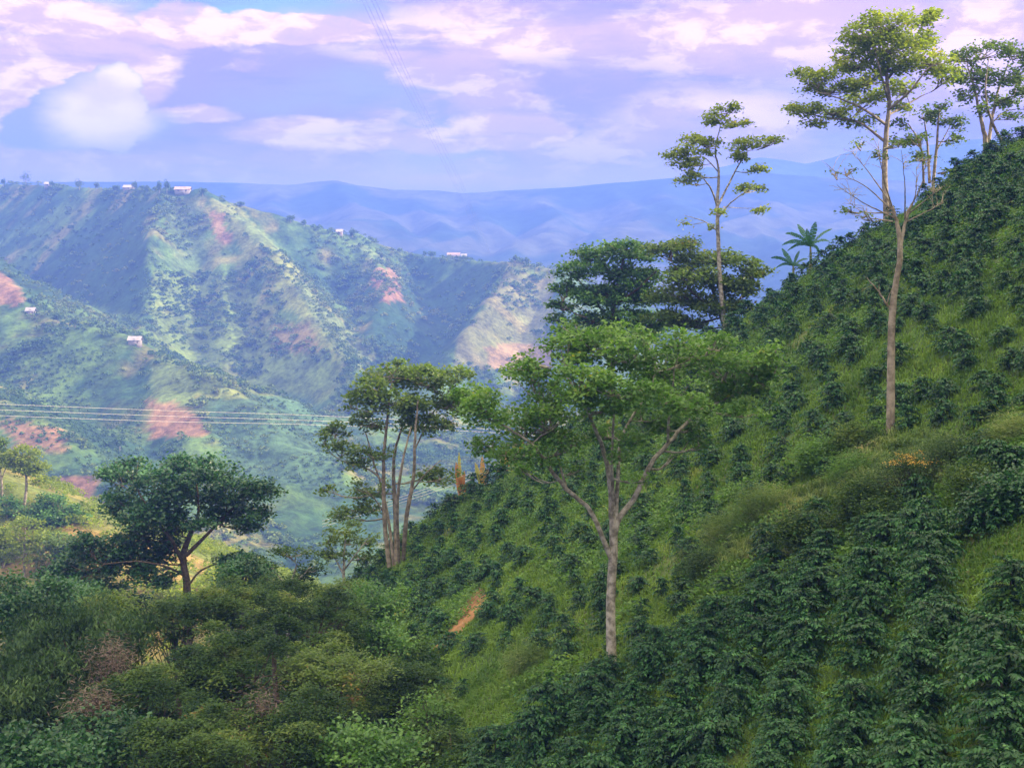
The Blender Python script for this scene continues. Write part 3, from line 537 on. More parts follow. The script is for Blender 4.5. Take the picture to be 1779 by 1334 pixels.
def spur_tree(label, base, stems, cl, seed, lm=M_leafSun, cover=2.6):
    y = hit(base[0], base[1], Hs, 160, 300); p = px(base[0], base[1], y)
    return tree('spur_tree', label, y, stems, cl, lm, M_barkW, leaf=(.42, .26), cover=cover, seed=seed, clump=1.1, ground=float(Hs(p[0], p[1])), group='sunlit trees on the slope at the left')
spur_tree('pale trunked sunlit tree above the yellow slope, nearest the orange soil', (42, 880), [[(42, 882, .25), (46, 840, .2), (42, 795, .1)]], [(42, 788, 34, 13), (62, 812, 22, 10), (22, 800, 20, 10), (45, 815, 25, 10), (68, 835, 12, 7)], 21)
spur_tree('orange lit tree with forked trunk at the left edge of the photo', (4, 862), [[(4, 864, .22), (2, 830, .18), (-6, 790, .1)], [(2, 835, .12), (14, 800, .07), (12, 780, .04)]], [(-4, 790, 22, 12), (8, 768, 14, 8), (-15, 770, 20, 12), (16, 800, 14, 8)], 22, M_leafRust)
spur_tree('bushy bright green tree right of the pale trunked tree', (105, 905), [[(105, 908, .2), (105, 885, .1)]], [(92, 868, 24, 11), (112, 888, 28, 14), (75, 880, 20, 10), (132, 900, 18, 12), (100, 905, 24, 10)], 23, M_leafA, 2.4)
spur_tree('tall yellow green tree with thin pale trunk on the lower sunlit slope', (42, 1005), [[(42, 1010, .2), (42, 960, .16), (44, 915, .06)], [(42, 975, .1), (55, 945, .05)]], [(46, 905, 28, 13), (30, 930, 26, 14), (62, 935, 28, 15), (45, 958, 34, 14), (75, 968, 20, 12), (18, 965, 18, 12)], 24, cover=1.3)
spur_tree('small dark bush tree in shade at the left edge below the orange lit tree', (12, 900), [[(12, 903, .15), (12, 880, .08)]], [(8, 875, 22, 12), (22, 892, 18, 9)], 25, M_leafA, 2.4)
spur_tree('feathery yellow tree seen through the gap below the dark round tree', (290, 1060), [[(290, 1062, .15), (292, 1035, .06)]], [(285, 1020, 30, 12), (310, 1035, 25, 10), (260, 1040, 24, 12)], 26)
spur_tree('low yellow green tree right of the dark round tree trunk', (390, 1070), [[(390, 1072, .15), (392, 1040, .06)]], [(380, 1010, 30, 12), (410, 1025, 28, 12), (370, 1040, 24, 12)], 27)

# ------------------------------------------------------------------ coffee bushes
def bush_mesh(name, seed, nb=70, lf=.15, per=9, h=1.5, rad=.8, dens=1.0):
    r = np.random.default_rng(seed); C, A, T = [], [], []
    for k in range(nb):
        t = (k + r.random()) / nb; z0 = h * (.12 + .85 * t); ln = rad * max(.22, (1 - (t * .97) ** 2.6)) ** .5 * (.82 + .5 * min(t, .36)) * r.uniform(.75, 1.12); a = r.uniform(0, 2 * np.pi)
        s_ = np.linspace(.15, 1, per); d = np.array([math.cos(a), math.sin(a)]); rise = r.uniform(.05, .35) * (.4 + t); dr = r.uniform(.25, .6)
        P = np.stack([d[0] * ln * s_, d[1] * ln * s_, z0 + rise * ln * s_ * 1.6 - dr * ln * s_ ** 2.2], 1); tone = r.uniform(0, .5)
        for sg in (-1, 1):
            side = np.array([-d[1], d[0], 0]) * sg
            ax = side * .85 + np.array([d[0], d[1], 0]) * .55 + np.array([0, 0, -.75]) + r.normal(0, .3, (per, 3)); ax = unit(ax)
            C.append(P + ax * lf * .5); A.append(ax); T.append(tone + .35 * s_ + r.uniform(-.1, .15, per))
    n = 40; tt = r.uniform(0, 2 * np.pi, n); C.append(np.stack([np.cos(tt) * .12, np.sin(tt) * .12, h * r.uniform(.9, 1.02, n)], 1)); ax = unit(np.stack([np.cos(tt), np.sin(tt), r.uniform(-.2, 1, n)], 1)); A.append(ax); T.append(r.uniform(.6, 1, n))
    C, A, T = np.concatenate(C), np.concatenate(A), np.concatenate(T)
    V, F = leaves(C, lf, lf * .45, axis=A, spread=.5, r=r, fold=.2); return V, F, np.clip(T, 0, 1)
def proto(name, V, F, t, m, smooth=False):
    o = mesh(name, V, F, m, tint=t, smooth=smooth); me = o.data; bpy.data.objects.remove(o); return me
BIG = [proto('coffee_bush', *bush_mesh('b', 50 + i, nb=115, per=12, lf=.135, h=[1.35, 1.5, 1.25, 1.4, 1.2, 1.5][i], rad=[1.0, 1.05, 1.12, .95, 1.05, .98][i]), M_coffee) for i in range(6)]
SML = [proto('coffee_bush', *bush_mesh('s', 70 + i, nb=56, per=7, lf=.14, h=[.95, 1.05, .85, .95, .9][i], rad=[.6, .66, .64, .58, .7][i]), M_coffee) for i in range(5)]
sV, sF = tube(np.array([[0, 0, -.3], [.01, 0, .5], [0, .01, 1.2]]), np.array([.035, .03, .012]), 6)
STEM = proto('stem', sV, sF, None, M_barkD, True)
# where the block of large bushes stands (photo polygon of their feet), where the slope is left to grass, scrub or soil
BLOCK = [(760, 1400), (880, 1300), (1040, 1195), (1240, 1080), (1330, 1010), (1400, 960), (1480, 930), (1620, 900), (1700, 850), (1850, 800), (2000, 1700), (700, 1700)]
LANES = [[(1365, 1440), (1400, 1250), (1425, 1130), (1440, 1040), (1490, 1040), (1480, 1180), (1462, 1440)], [(1640, 1010), (1670, 940), (1779, 900), (1900, 900), (1900, 1060), (1720, 1040), (1660, 1150), (1650, 1150)]]
SCRUB = [[(1200, 990), (1270, 905), (1400, 855), (1500, 775), (1600, 750), (1690, 790), (1690, 838), (1560, 872), (1420, 895), (1340, 950), (1260, 1005)]]
d = np.array([.33, 1.0]); d /= np.linalg.norm(d); nrm = np.array([d[1], -d[0]]); spots = []
rb = np.random.default_rng(11)
def slope_uv(x, y): z = H(x, y); return (*proj(x, y, z), z)
for row in np.arange(-40, 75, 1.7):                       # big bushes in rows that run up the slope
    for s_ in np.arange(20, 80, 1.62):
        p = nrm * (row + rb.normal(0, .2)) + d * (s_ + rb.normal(0, .22)); x, y = p
        if y < 24: continue
        u, v, z = slope_uv(x, y)
        if not (-20 < u < 1830 and v < 1470): continue
        if not inpoly(np.array(u), np.array(v), BLOCK) or any(inpoly(np.array(u), np.array(v), P) for P in LANES): continue
        spots.append((x, y, z, u, v, 1, rb.uniform(.8, 1.2)))
d2 = np.array([.10, 1.0]); d2 /= np.linalg.norm(d2); n2_ = np.array([d2[1], -d2[0]])
for row in np.arange(-40, 75, 1.42):                       # smaller bushes over the rest of the slope, with grass between them
    S0_, ss_ = 28 + rb.uniform(0, 2.5), []
    while S0_ < 110: ss_.append(S0_); S0_ += 1.9 + max(0, S0_ - 48) * .042
    for s_ in ss_:
        p = n2_ * (row + rb.normal(0, .22)) + d2 * (s_ + rb.normal(0, .35)); x, y = p
        if rb.random() < .10: continue
        yb = np.interp(x, _sx, _sy)
        if y > yb + 1.5: continue
        u, v, z = slope_uv(x, y)
        if not (600 < u < 1830 and v < 1345): continue
        if inpoly(np.array(u), np.array(v), BLOCK) or any(inpoly(np.array(u), np.array(v), P) for P in SCRUB + [SOIL]): continue
        if v > 1120 + (u - 700) * .1 and u < 1000 and rb.random() < .75: continue
        if any(abs(u - a) < 12 and abs(v - b) < 14 for a, b in ((1063, 1170), (1547, 758), (688, 985))): continue
        k = 1.02 + .3 * float(fbm(x, y, 2, .08)) + rb.uniform(-.25, .25) + .006 * (y - 50) + (.15 if u > 1380 and y > 60 else 0)
        spots.append((x, y, z, u, v, 0, k))
spots.sort(key=lambda q: q[1] / (1.6 if q[5] else 1.0) / q[6]); N_IND = 298
LM = [('the big forked shade tree', 1063, 1165), ('the tall half bare tree', 1547, 755), ('the open many-stemmed tree', 688, 980), ('the reddish bare soil strip', 800, 1070), ('the two banana plants', 1390, 450),
      ('the tallest skyline tree', 1540, 375), ('the twin trunked corner tree', 1715, 255), ('the dry grass mound', 1290, 890), ('the narrow grass lane', 1440, 1180), ('the yellow flowering shrub', 1575, 820),
      ('the bright grass clearing at the right', 1710, 980), ('the dark grove behind the slope', 1260, 590), ('the bottom edge centre', 890, 1334), ('the bottom right corner', 1779, 1334)]
used = {}
ORD = ['nearest', 'second', 'third', 'fourth', 'fifth', 'sixth', 'seventh', 'eighth', 'ninth', 'tenth', 'eleventh', 'twelfth', 'thirteenth', 'fourteenth', 'fifteenth', 'sixteenth', 'seventeenth', 'eighteenth', 'nineteenth', 'twentieth']
def sector(u, v, lu, lv):
    a = math.degrees(math.atan2(lv - v, u - lu)) % 360
    return ['right of', 'up and right of', 'above', 'up and left of', 'left of', 'down and left of', 'below', 'down and right of'][int(((a + 22.5) % 360) // 45)]
cells = {}
for i, q in enumerate(spots[:N_IND]):
    k = min(range(len(LM)), key=lambda j: (q[3] - LM[j][1]) ** 2 + (q[4] - LM[j][2]) ** 2); cells.setdefault((k, sector(q[3], q[4], LM[k][1], LM[k][2]), q[5]), []).append(i)
lab = {}
for (k, sec, big), ids in cells.items():
    ids.sort(key=lambda i: (spots[i][3] - LM[k][1]) ** 2 + (spots[i][4] - LM[k][2]) ** 2)
    for j, i in enumerate(ids): lab[i] = '%s %s coffee bush, %s %s %s' % ('large' if big else 'small', 'glossy' if big else 'round', ORD[min(j, 19)], sec, LM[k][0].replace('the ', '', 1) if len(LM[k][0].split()) > 6 else LM[k][0])
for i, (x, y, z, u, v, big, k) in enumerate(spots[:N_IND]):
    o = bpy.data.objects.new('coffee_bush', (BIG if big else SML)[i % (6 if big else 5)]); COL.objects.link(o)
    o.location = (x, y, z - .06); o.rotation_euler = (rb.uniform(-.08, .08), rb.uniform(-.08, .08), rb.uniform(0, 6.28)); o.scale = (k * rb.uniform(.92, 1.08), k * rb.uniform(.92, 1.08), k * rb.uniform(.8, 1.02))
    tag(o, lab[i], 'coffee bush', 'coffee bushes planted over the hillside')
    if big and y < 52:
        st = bpy.data.objects.new('stem', STEM); COL.objects.link(st); st.parent = o
print('bushes', len(spots), 'big', sum(q[5] for q in spots))
lo = [bush_mesh('l', 90 + i, nb=30, per=6, lf=.17, h=[1.05, 1.2, .95][i], rad=[.55, .62, .6][i]) for i in range(3)]
VV, FF, TT, off = [], [], [], 0
for i, (x, y, z, u, v, big, k) in enumerate(spots[N_IND:]):
    V, F, t = lo[i % 3]; a = rb.uniform(0, 6.28); ca_, sa = math.cos(a), math.sin(a); k = k * (1.5 if big else 1)
    V = np.stack([V[:, 0] * ca_ - V[:, 1] * sa, V[:, 0] * sa + V[:, 1] * ca_, V[:, 2]], 1) * k + np.array([x, y, z - .05]); VV.append(V); FF.append(F + off); TT.append(t); off += len(V)
if VV: tag(mesh('distant_coffee_bushes', np.concatenate(VV), np.concatenate(FF), M_coffee, tint=np.concatenate(TT)), 'farther coffee bushes dotted over the upper slope', 'coffee bushes', kind='stuff')

# ------------------------------------------------------------------ grass, weeds and dry scrub on the slope (stuff)
def blades(P, ln, wd, lean=.45, r=rng, bend=None):
    n = len(P); a = r.uniform(0, 2 * np.pi, n); d = np.stack([np.cos(a), np.sin(a), np.zeros(n)], 1); ln = np.broadcast_to(ln, n)[:, None] * r.uniform(.6, 1.3, (n, 1)); wd = np.broadcast_to(wd, n)[:, None]
    le = r.uniform(.1, 1, (n, 1)) * lean; side = np.stack([-d[:, 1], d[:, 0], np.zeros(n)], 1); up = np.array([0, 0, 1.])
    m = P + up * ln * .6 + d * ln * le * .4; t = P + up * ln * (1 - le * .55) + d * ln * le * 1.3
    V = np.stack([P - side * wd * .5, P + side * wd * .5, m + side * wd * .4, m - side * wd * .4, t - side * wd * .06, t + side * wd * .06], 1).reshape(-1, 3)
    i = np.arange(n)[:, None] * 6; F = np.stack([i + [0, 1, 2, 3], i + [3, 2, 5, 4]], 1).reshape(-1, 4); return V, F
def on_slope(n, u0, u1, v0, v1, r=rng, poly=None, bx=(-45, 42, 28, 106)):
    """random points on the hillside, even over the ground inside the part of it the photo shows"""
    x = r.uniform(bx[0], bx[1], n * 4); y = r.uniform(bx[2], bx[3], n * 4); w = 1.0 / (.25 + (y / 60) ** 2); k = r.random(n * 4) < w / w.max() * 1.2; x, y = x[k], y[k]
    z = H(x, y); u, v = proj(x, y, z); k = (u > u0) & (u < u1) & (v > v0) & (v < v1) & (y < np.interp(x, _sx, _sy) + 2)
    if poly is not None: k &= np.any([inpoly(u, v, P) for P in poly], 0)
    return x[k][:n], y[k][:n], z[k][:n], u[k][:n], v[k][:n]
x, y, z, u, v = on_slope(420000, -30, 1810, 180, 1400)
k = ~inpoly(u, v, SOIL); x, y, z, u, v = x[k], y[k], z[k], u[k], v[k]
k = np.random.default_rng(4).random(len(x)) < .35 + .65 * sst(fbm(x, y, 3, .5), -.5, .2); x, y, z, u, v = x[k], y[k], z[k], u[k], v[k]
lnn = (.16 + .0022 * y) * (1 + .5 * fbm(x, y, 3, .3)); V, F = blades(np.stack([x, y, z - .03], 1), lnn, .022 + .0007 * y, 1.0)
t = np.clip(.35 + .55 * fbm(x, y, 3, .12) + .35 * fbm(x, y, 2, .8) + rng.uniform(-.2, .2, len(x)) + .25 * ((u < 1250) & (u > 640) & (v > 820)), 0, 1)
tag(mesh('grass', V, F, M_grass, tint=np.repeat(t, 2)), 'soft green grass growing between the coffee bushes', 'grass', kind='stuff')
print('grass', len(x))
# broad leaved weeds
x, y, z, u, v = on_slope(70000, 560, 1810, 250, 1400); k = (fbm(x, y, 3, .16) + .5 * fbm(x, y, 2, .7) > .14) & ~inany(LANES); x, y, z = x[k], y[k], z[k]
C = np.repeat(np.stack([x, y, z], 1), 9, 0); C = C + rng.normal(0, 1, C.shape) * np.array([.16, .16, .0]) + np.array([0, 0, 1]) * rng.uniform(.02, .5, (len(C), 1))
V, F = leaves(C, .17, .09, spread=.8); tag(mesh('weeds', V, F, M_weed, tint=rng.random(len(C))), 'light green leafy weeds among the coffee bushes', 'weeds', kind='stuff')
# tall dry grass in arching tufts, and scattered green tufts over the slope
def tufts(name, x, y, z, per, ln, wd, m, tn, label, cat, lean=1.1):
    n = len(x); r = np.random.default_rng(len(x)); a = r.uniform(0, 2 * np.pi, (n, per)); rad_ = r.uniform(0, .14, (n, per)); L_ = (ln * r.uniform(.5, 1.25, n))[:, None] * r.uniform(.6, 1.15, (n, per))
    P = np.stack([x[:, None] + np.cos(a) * rad_, y[:, None] + np.sin(a) * rad_, np.repeat(z[:, None] - .05, per, 1)], 2).reshape(-1, 3); d_ = np.stack([np.cos(a), np.sin(a), 0 * a], 2).reshape(-1, 3); L_ = L_.reshape(-1, 1)
    le = (r.uniform(.15, 1, (n, per)) * lean).reshape(-1, 1); up = np.array([0, 0, 1.]); sd = np.stack([-d_[:, 1], d_[:, 0], 0 * d_[:, 0]], 1); mm = P + up * L_ * .62 + d_ * L_ * le * .28; t_ = P + up * L_ * (.95 - le * .5) + d_ * L_ * le * .8
    V = np.stack([P - sd * wd * .5, P + sd * wd * .5, mm + sd * wd * .45, mm - sd * wd * .45, t_ - sd * wd * .08, t_ + sd * wd * .08], 1).reshape(-1, 3); i = np.arange(n * per)[:, None] * 6
    F = np.stack([i + [0, 1, 2, 3], i + [3, 2, 5, 4]], 1).reshape(-1, 4); t = np.clip(np.repeat(tn, per) + r.uniform(-.25, .25, n * per), 0, 1); tag(mesh(name, V, F, m, tint=np.repeat(t, 2)), label, cat, kind='stuff')
x, y, z, u, v = on_slope(40000, 1150, 1779, 700, 1060, poly=SCRUB, bx=(4, 24, 38, 62)); k = (rng.random(len(x)) < .035) & (fbm(x, y, 3, .35) + .35 * (u < 1420) > -.1); x, y, z = x[k], y[k], z[k]
tufts('dry_grass', x, y, z, 36, .72, .028, M_dry, .5 + .5 * fbm(x, y, 3, .3) + rng.uniform(-.4, .4, len(x)), 'tall pale grass arching over the scrubby part of the slope', 'dry grass')
print('dry tufts', len(x))
x, y, z, u, v = on_slope(40000, 600, 1800, 250, 1400); k = (rng.random(len(x)) < .22) & (fbm(x, y, 3, .2) > 0) & ~inpoly(u, v, SOIL); x, y, z = x[k], y[k], z[k]
tufts('tall_grass', x, y, z, 22, .42, .022, M_grass, .6 + .5 * fbm(x, y, 2, .6), 'taller tufts of fresh green grass between the coffee bushes', 'grass', .9)

# ------------------------------------------------------------------ the dense foreground thicket at the left: separate leafy trees
def thicket(label, u, v, ru, rv, Y, kind, seed, name='leafy_tree', lay=None):
    """a tree seen from above the crown: limbs fan out to clumps over a dome"""
    r = np.random.default_rng(seed); m = mpx(Y); C0 = px(u, v, Y); Rx, Rz = ru * m, rv * m
    gz = float(H(C0[0], Y)); gz = min(gz, C0[2] - Rz * 1.4 - .5); base = np.array([C0[0], Y, gz])
    lm, lf, fl, cov, dr, asp = {'feather': (M_feather, (.15, .05), .28, 1.0, .1, 1.0), 'lance': (M_lance, (.21, .065), .8, 1.0, 1.1, 1.0), 'broad': (M_leafA, (.17, .10), .5, .9, .4, 1), 'dark': (M_leafDark, (.18, .10), .6, 1.0, .5, 1),
                            'rust': (M_leafRust, (.15, .06), .3, .9, .1, 1), 'twig': (M_twig, (.26, .014), .9, .2, .0, 1), 'weed': (M_weed, (.15, .08), .8, .8, .5, 1)}[kind]
    ns = int(max(34, 3.4 * (Rx * Rx + Rx * Rz * 1.5))); D = unit(r.normal(size=(ns, 3))); D[:, 2] = np.where(D[:, 2] < -.2, -D[:, 2] * r.choice([-1, 1], ns, p=[.55, .45]), D[:, 2]) * 1.05
    sub = C0 + D * np.array([Rx, Rx, Rz]) * r.uniform(.55, 1.08, (ns, 1)) * (1 + .22 * np.sin(3 * np.arctan2(D[:, 1], D[:, 0]) + seed))[:, None]
    hub = C0 - np.array([0, 0, Rz * .5]); tubes = []; T = resample([[*base, .16], [*(base * .5 + hub * .5 + r.normal(0, .15, 3)), .13], [*hub, .09]], 8); tubes.append(tube(T[:, :3], T[:, 3], 7))
    for s_ in sub:
        a = T[r.integers(4, 8), :3]; mid = a * .45 + s_ * .55 + r.normal(0, .15, 3) + [0, 0, -.1]; B = resample([[*a, .045], [*mid, .025], [*s_, .008]], 6); tubes.append(tube(B[:, :3], B[:, 3], 4))
    cr = .62 if kind != 'lance' else .7; area = 2 * math.pi * Rx * (Rx + Rz) * .5; nl = int(min(60000, cov * 3.6 * area / (lf[0] * lf[1] * .5) * .8))
    w = r.integers(0, ns, nl); off = r.normal(0, 1, (nl, 3)) * np.array([cr * .6, cr * .6, cr * .6 * fl]); off[:, 2] -= .3 * (off[:, 0] ** 2 + off[:, 1] ** 2) / cr
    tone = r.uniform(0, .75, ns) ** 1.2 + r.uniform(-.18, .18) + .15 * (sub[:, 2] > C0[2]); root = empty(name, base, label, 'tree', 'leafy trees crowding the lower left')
    V, F = join(tubes); mesh('trunk', V, F, M_barkD, root, smooth=True, loc=base)
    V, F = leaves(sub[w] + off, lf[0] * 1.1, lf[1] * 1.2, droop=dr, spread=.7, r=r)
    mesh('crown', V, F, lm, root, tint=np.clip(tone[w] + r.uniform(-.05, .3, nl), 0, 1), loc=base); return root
TH = [
 ('drooping grey green leafed tree at the left edge just below the dark round tree', 50, 1060, 95, 50, 62, 'dark'),
 ('broad crown of drooping grey green leaves below the dark round topped tree', 130, 1125, 140, 62, 56, 'lance'),
 ('grey green drooping leafed tree in the lower left, cut by the left edge', 25, 1215, 110, 60, 50, 'lance'),
 ('dark glossy crown filling the very bottom left corner', 50, 1325, 110, 45, 42, 'dark'),
 ('olive tinted bush crown with yellowish top below the dark round tree trunk', 185, 1058, 52, 26, 66, 'rust'),
 ('feathery layered tree right of the dark round tree trunk', 400, 1050, 85, 42, 66, 'feather'),
 ('dark green crown beside the thin flat topped tree', 425, 1000, 46, 28, 78, 'dark'),
 ('feathery green tree in front of the rusty small tree', 540, 1085, 95, 48, 62, 'feather'),
 ('green leafy shrub tree left of the foot of the open many-stemmed tree', 650, 1050, 55, 32, 68, 'broad'),
 ('feathery olive tree in the middle of the lower left thicket', 420, 1150, 115, 58, 54, 'feather'),
 ('yellow tinged feathery crown left of the bare soil strip', 575, 1170, 88, 46, 54, 'rust'),
 ('brownish feathery tree in the lower left thicket, left of its middle', 255, 1215, 105, 55, 50, 'feather'),
 ('dim feathery crown at the bottom edge below the brownish one', 330, 1300, 120, 50, 45, 'feather'),
 ('feathery crown at the bottom edge, left of the bright weedy shrubs', 500, 1270, 110, 55, 47, 'feather'),
 ('mid green feathery tree below the bare soil strip', 690, 1190, 80, 42, 56, 'feather'),
 ('leafy green shrub tree at the bottom edge left of the coffee block', 640, 1300, 85, 45, 46, 'broad'),
 ('narrow upright green bush standing clear below the soil strip', 742, 1250, 34, 42, 50, 'weed'),
 ('bright leafy shrub at the bottom edge beside the first coffee row', 800, 1300, 60, 36, 48, 'feather'),
 ('green crown between the reddish soil strip and the feathery trees', 660, 1120, 55, 32, 63, 'broad'),
 ('small leafy crown right of the upright green bush', 850, 1225, 45, 28, 54, 'feather'),
 ('dark crown in the gap between the grey green and feathery trees', 170, 1290, 80, 40, 46, 'dark'),
 ('feathery crown under the low flat topped thin tree', 480, 1035, 60, 26, 72, 'feather'),
 ('shaded feathery crown just left of the rusty small tree foot', 590, 1035, 48, 24, 74, 'rust'),
 ('low dark crown under the left branches of the dark round tree', 110, 1040, 80, 26, 72, 'dark'),
 ('light sprigged crown just below the dark round tree trunk', 300, 1075, 62, 34, 66, 'feather'),
 ('grey brown leafless twiggy crown between the drooping and feathery trees', 200, 1145, 42, 24, 52, 'twig'),
 ('pinkish brown leafless twigs at the left edge of the brownish feathery tree', 165, 1225, 40, 24, 47, 'twig'),
 ('small grey leafless twig crown in the middle of the thicket', 455, 1225, 30, 18, 47, 'twig'),
 ('low leafy shrub at the lower edge of the grassy slope', 900, 1160, 42, 24, 60, 'broad'),
]
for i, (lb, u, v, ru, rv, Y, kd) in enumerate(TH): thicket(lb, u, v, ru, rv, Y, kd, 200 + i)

# scrub shrubs on the slope
def shrub(label, u, v, ru, rv, lm, lf, seed, fl=.9, n=5000, droop=.2, cat='shrub'):
    r = np.random.default_rng(seed); Y = hit(u, v + rv * .7); m = mpx(Y); C0 = px(u, v, Y); gz = float(H(C0[0], Y)); base = np.array([C0[0], Y, gz]); Rx, Rz = ru * m, max(rv * m, .3); C0[2] = max(C0[2], gz + Rz * .6)
    root = empty('shrub', base, label, cat, 'shrubs in the scrub on the slope'); ns = 46; D = unit(r.normal(size=(ns, 3))); D[:, 2] = np.abs(D[:, 2]) - .2
    sub = C0 + D * np.array([Rx, Rx * .9, Rz]) * r.uniform(.3, 1.1, (ns, 1)); tb = [tube(np.array([base + r.normal(0, .08, 3) - [0, 0, .1], base * .4 + s_ * .6 + r.normal(0, .08, 3), s_]), np.array([.022, .014, .004]), 4) for s_ in sub]
    V, F = join(tb); mesh('stem', V, F, M_barkD, root, loc=base); w = r.integers(0, ns, n); c_ = .32
    P = sub[w] + r.normal(0, 1, (n, 3)) * np.array([c_, c_, c_ * fl]); P[:, 2] = np.maximum(P[:, 2], gz + .02); V, F = leaves(P, lf[0], lf[1], droop=droop, spread=.8, r=r)
    mesh('foliage', V, F, lm, root, tint=np.clip(r.uniform(0, .5, ns)[w] + r.uniform(0, .5, n), 0, 1), loc=base); return root, sub, base
SH = [('fine leaved grey green shrub with yellow flower heads below the half bare tree', 1575, 830, 75, 55, M_lance, (.10, .025)),
      ('fine leaved bluish shrub just right of the half bare tree foot', 1650, 795, 60, 36, M_lance, (.10, .025)),
      ('feathery shrub at the right of the yellow flowering shrub', 1700, 850, 55, 40, M_feather, (.10, .04)),
      ('dim leafy shrub below the yellow flowering shrub', 1510, 880, 50, 36, M_feather, (.12, .05)),
      ('green leafy shrub between the dry grass mound and the big coffee bushes', 1400, 930, 50, 28, M_feather, (.12, .05)),
      ('dry twiggy shrub on top of the dry grass mound', 1330, 880, 45, 26, M_dry, (.14, .02)),
      ('dark bush beside the dark coffee bush at the right edge', 1760, 870, 40, 34, M_leafDark, (.14, .08)),
      ('light green shrub above the dry grass mound', 1420, 800, 40, 24, M_weed, (.13, .06)),
      ('small bright feathery shrub in the middle of the dry grass, left of the yellow flowers', 1480, 820, 30, 20, M_weed, (.10, .03)),
      ('dark green rounded shrub under the yellow flowering shrub, at its left', 1540, 905, 34, 24, M_feather, (.12, .05)),
      ('small olive shrub at the far left tip of the pale grass', 1225, 985, 30, 16, M_lance, (.10, .03)),
      ('pale straw coloured shrub on the left shoulder of the scrub', 1260, 925, 44, 20, M_dry, (.18, .018)),
      ('straw coloured wispy clump at the right edge above the dark bush', 1765, 760, 36, 20, M_dry, (.20, .018)),
      ('leafy green shrub between the half bare tree foot and the light green shrub', 1490, 770, 34, 20, M_feather, (.12, .05)),
      ('brown twiggy low shrub left of the big forked tree foot', 915, 1150, 32, 18, M_dry, (.12, .02))]
for i, (lb, u, v, ru, rv, lm, lf) in enumerate(SH):
    root, sub, base = shrub(lb, u, v, ru, rv, lm, lf, 300 + i, n=9000)
    if i == 0:
        r = np.random.default_rng(8); top = sub[np.argsort(-sub[:, 2])[:9]] + [0, -.3, .1]
        P = (top[:, None] + r.normal(0, .09, (9, 60, 3)) * [1.3, 1.3, .5]).reshape(-1, 3); V, F = leaves(P, .05, .04, spread=1, r=r); mesh('flower', V, F, M_ban_y, root, tint=r.random(len(P)), loc=base)

# banana plants and dry canes on the skyline
def banana(name, label, u, v, Y, fronds, lm, k=1.0, cat='banana plant', group=None, seed=1, hgt=None, dead=False):
    r = np.random.default_rng(seed); C0 = px(u, v, Y); gz = float(H(C0[0], Y)); gz = min(gz, C0[2] - .6); base = np.array([C0[0], Y, gz]); root = empty(name, base, label, cat, group)
    V, F = tube(np.array([base - [0, 0, .3], base * .5 + C0 * .5 + [.05, 0, 0], C0]), np.array([.14, .11, .06]) * (1 if not dead else .6), 8); mesh('stem', V, F, M_leafDarkStem if not dead else M_barkW, root, smooth=True, loc=base)
    for (du, dv, arch, wid, dep) in fronds:
        m = mpx(Y); tip = C0 + np.array([du * m, dep, -dv * m]); L_ = np.linalg.norm(tip - C0); n = 15; s_ = np.linspace(0, 1, n)[:, None]
        Pm = C0 * (1 - s_) + tip * s_ + np.array([0, 0, 1]) * arch * L_ * 4 * s_ * (1 - s_) * .5; T = unit(np.gradient(Pm, axis=0)); sd = unit(np.cross(T, np.array([.15, -1.0, .25]) if abs(du) < 25 else np.array([0, 0, 1.0])))
        if abs(du) >= 25: sd = unit(sd * .55 + np.array([0, -.2, -.65]))
        prof = wid * np.sin(np.pi * np.clip(s_[:, 0] * .93 + .06, 0, 1)) ** .6; VV, FF = [], []
        for i in range(n - 1):                                       # blade torn into strips along the midrib
            for sg in (-1, 1):
                w0, w1 = prof[i] * sg * r.uniform(.85, 1.05), prof[i + 1] * sg * r.uniform(.85, 1.05); g_ = r.uniform(.0, .18); a, b = Pm[i], Pm[i] * (g_) + Pm[i + 1] * (1 - g_)
                dn = np.array([0, 0, -abs(w0) * r.uniform(.1, .4)]); q = len(VV); VV += [a, b, b + sd[i + 1] * w1 + dn + T[i] * abs(w1) * .4, a + sd[i] * w0 + dn + T[i] * abs(w0) * .4]; FF.append([q, q + 1, q + 2, q + 3])
        fo = mesh('frond', VV, FF, lm, root, tint=np.full(len(FF), r.random()), loc=base); V, F = tube(Pm, np.linspace(.022, .005, n), 5); mesh('midrib', V, F, lm, fo, tint=np.full(len(F), .9), loc=base)
    return root
M_leafDarkStem = surf('banana stem', two((.06, .11, .04), (.14, .13, .06), 3), .6)
bl = [(8, -42, .1, .26, 0), (-22, -38, .15, .2, .3), (-45, -22, .3, .16, -.2), (-48, -2, .35, .16, .3), (-40, 8, .4, .14, 0), (38, -30, .25, .15, .2), (32, -8, .4, .16, -.3), (18, 10, .5, .14, .3), (-10, -30, .1, .2, -.5)]
banana('banana_plant', 'larger torn leaved banana plant on the skyline left of the half bare tree', 1408, 428, 102, bl, M_banana, group='banana plants on the skyline', seed=1)
banana('banana_plant', 'smaller banana plant on the skyline, lower and left of the larger one', 1378, 462, 102, [(-20, -30, .08, .2, 0), (-38, -14, .3, .14, .2), (12, -26, .15, .12, .3), (18, 6, .5, .14, -.2), (-30, 4, .4, .12, 0), (26, -12, .3, .12, .1)], M_banana, group='banana plants on the skyline', seed=2)
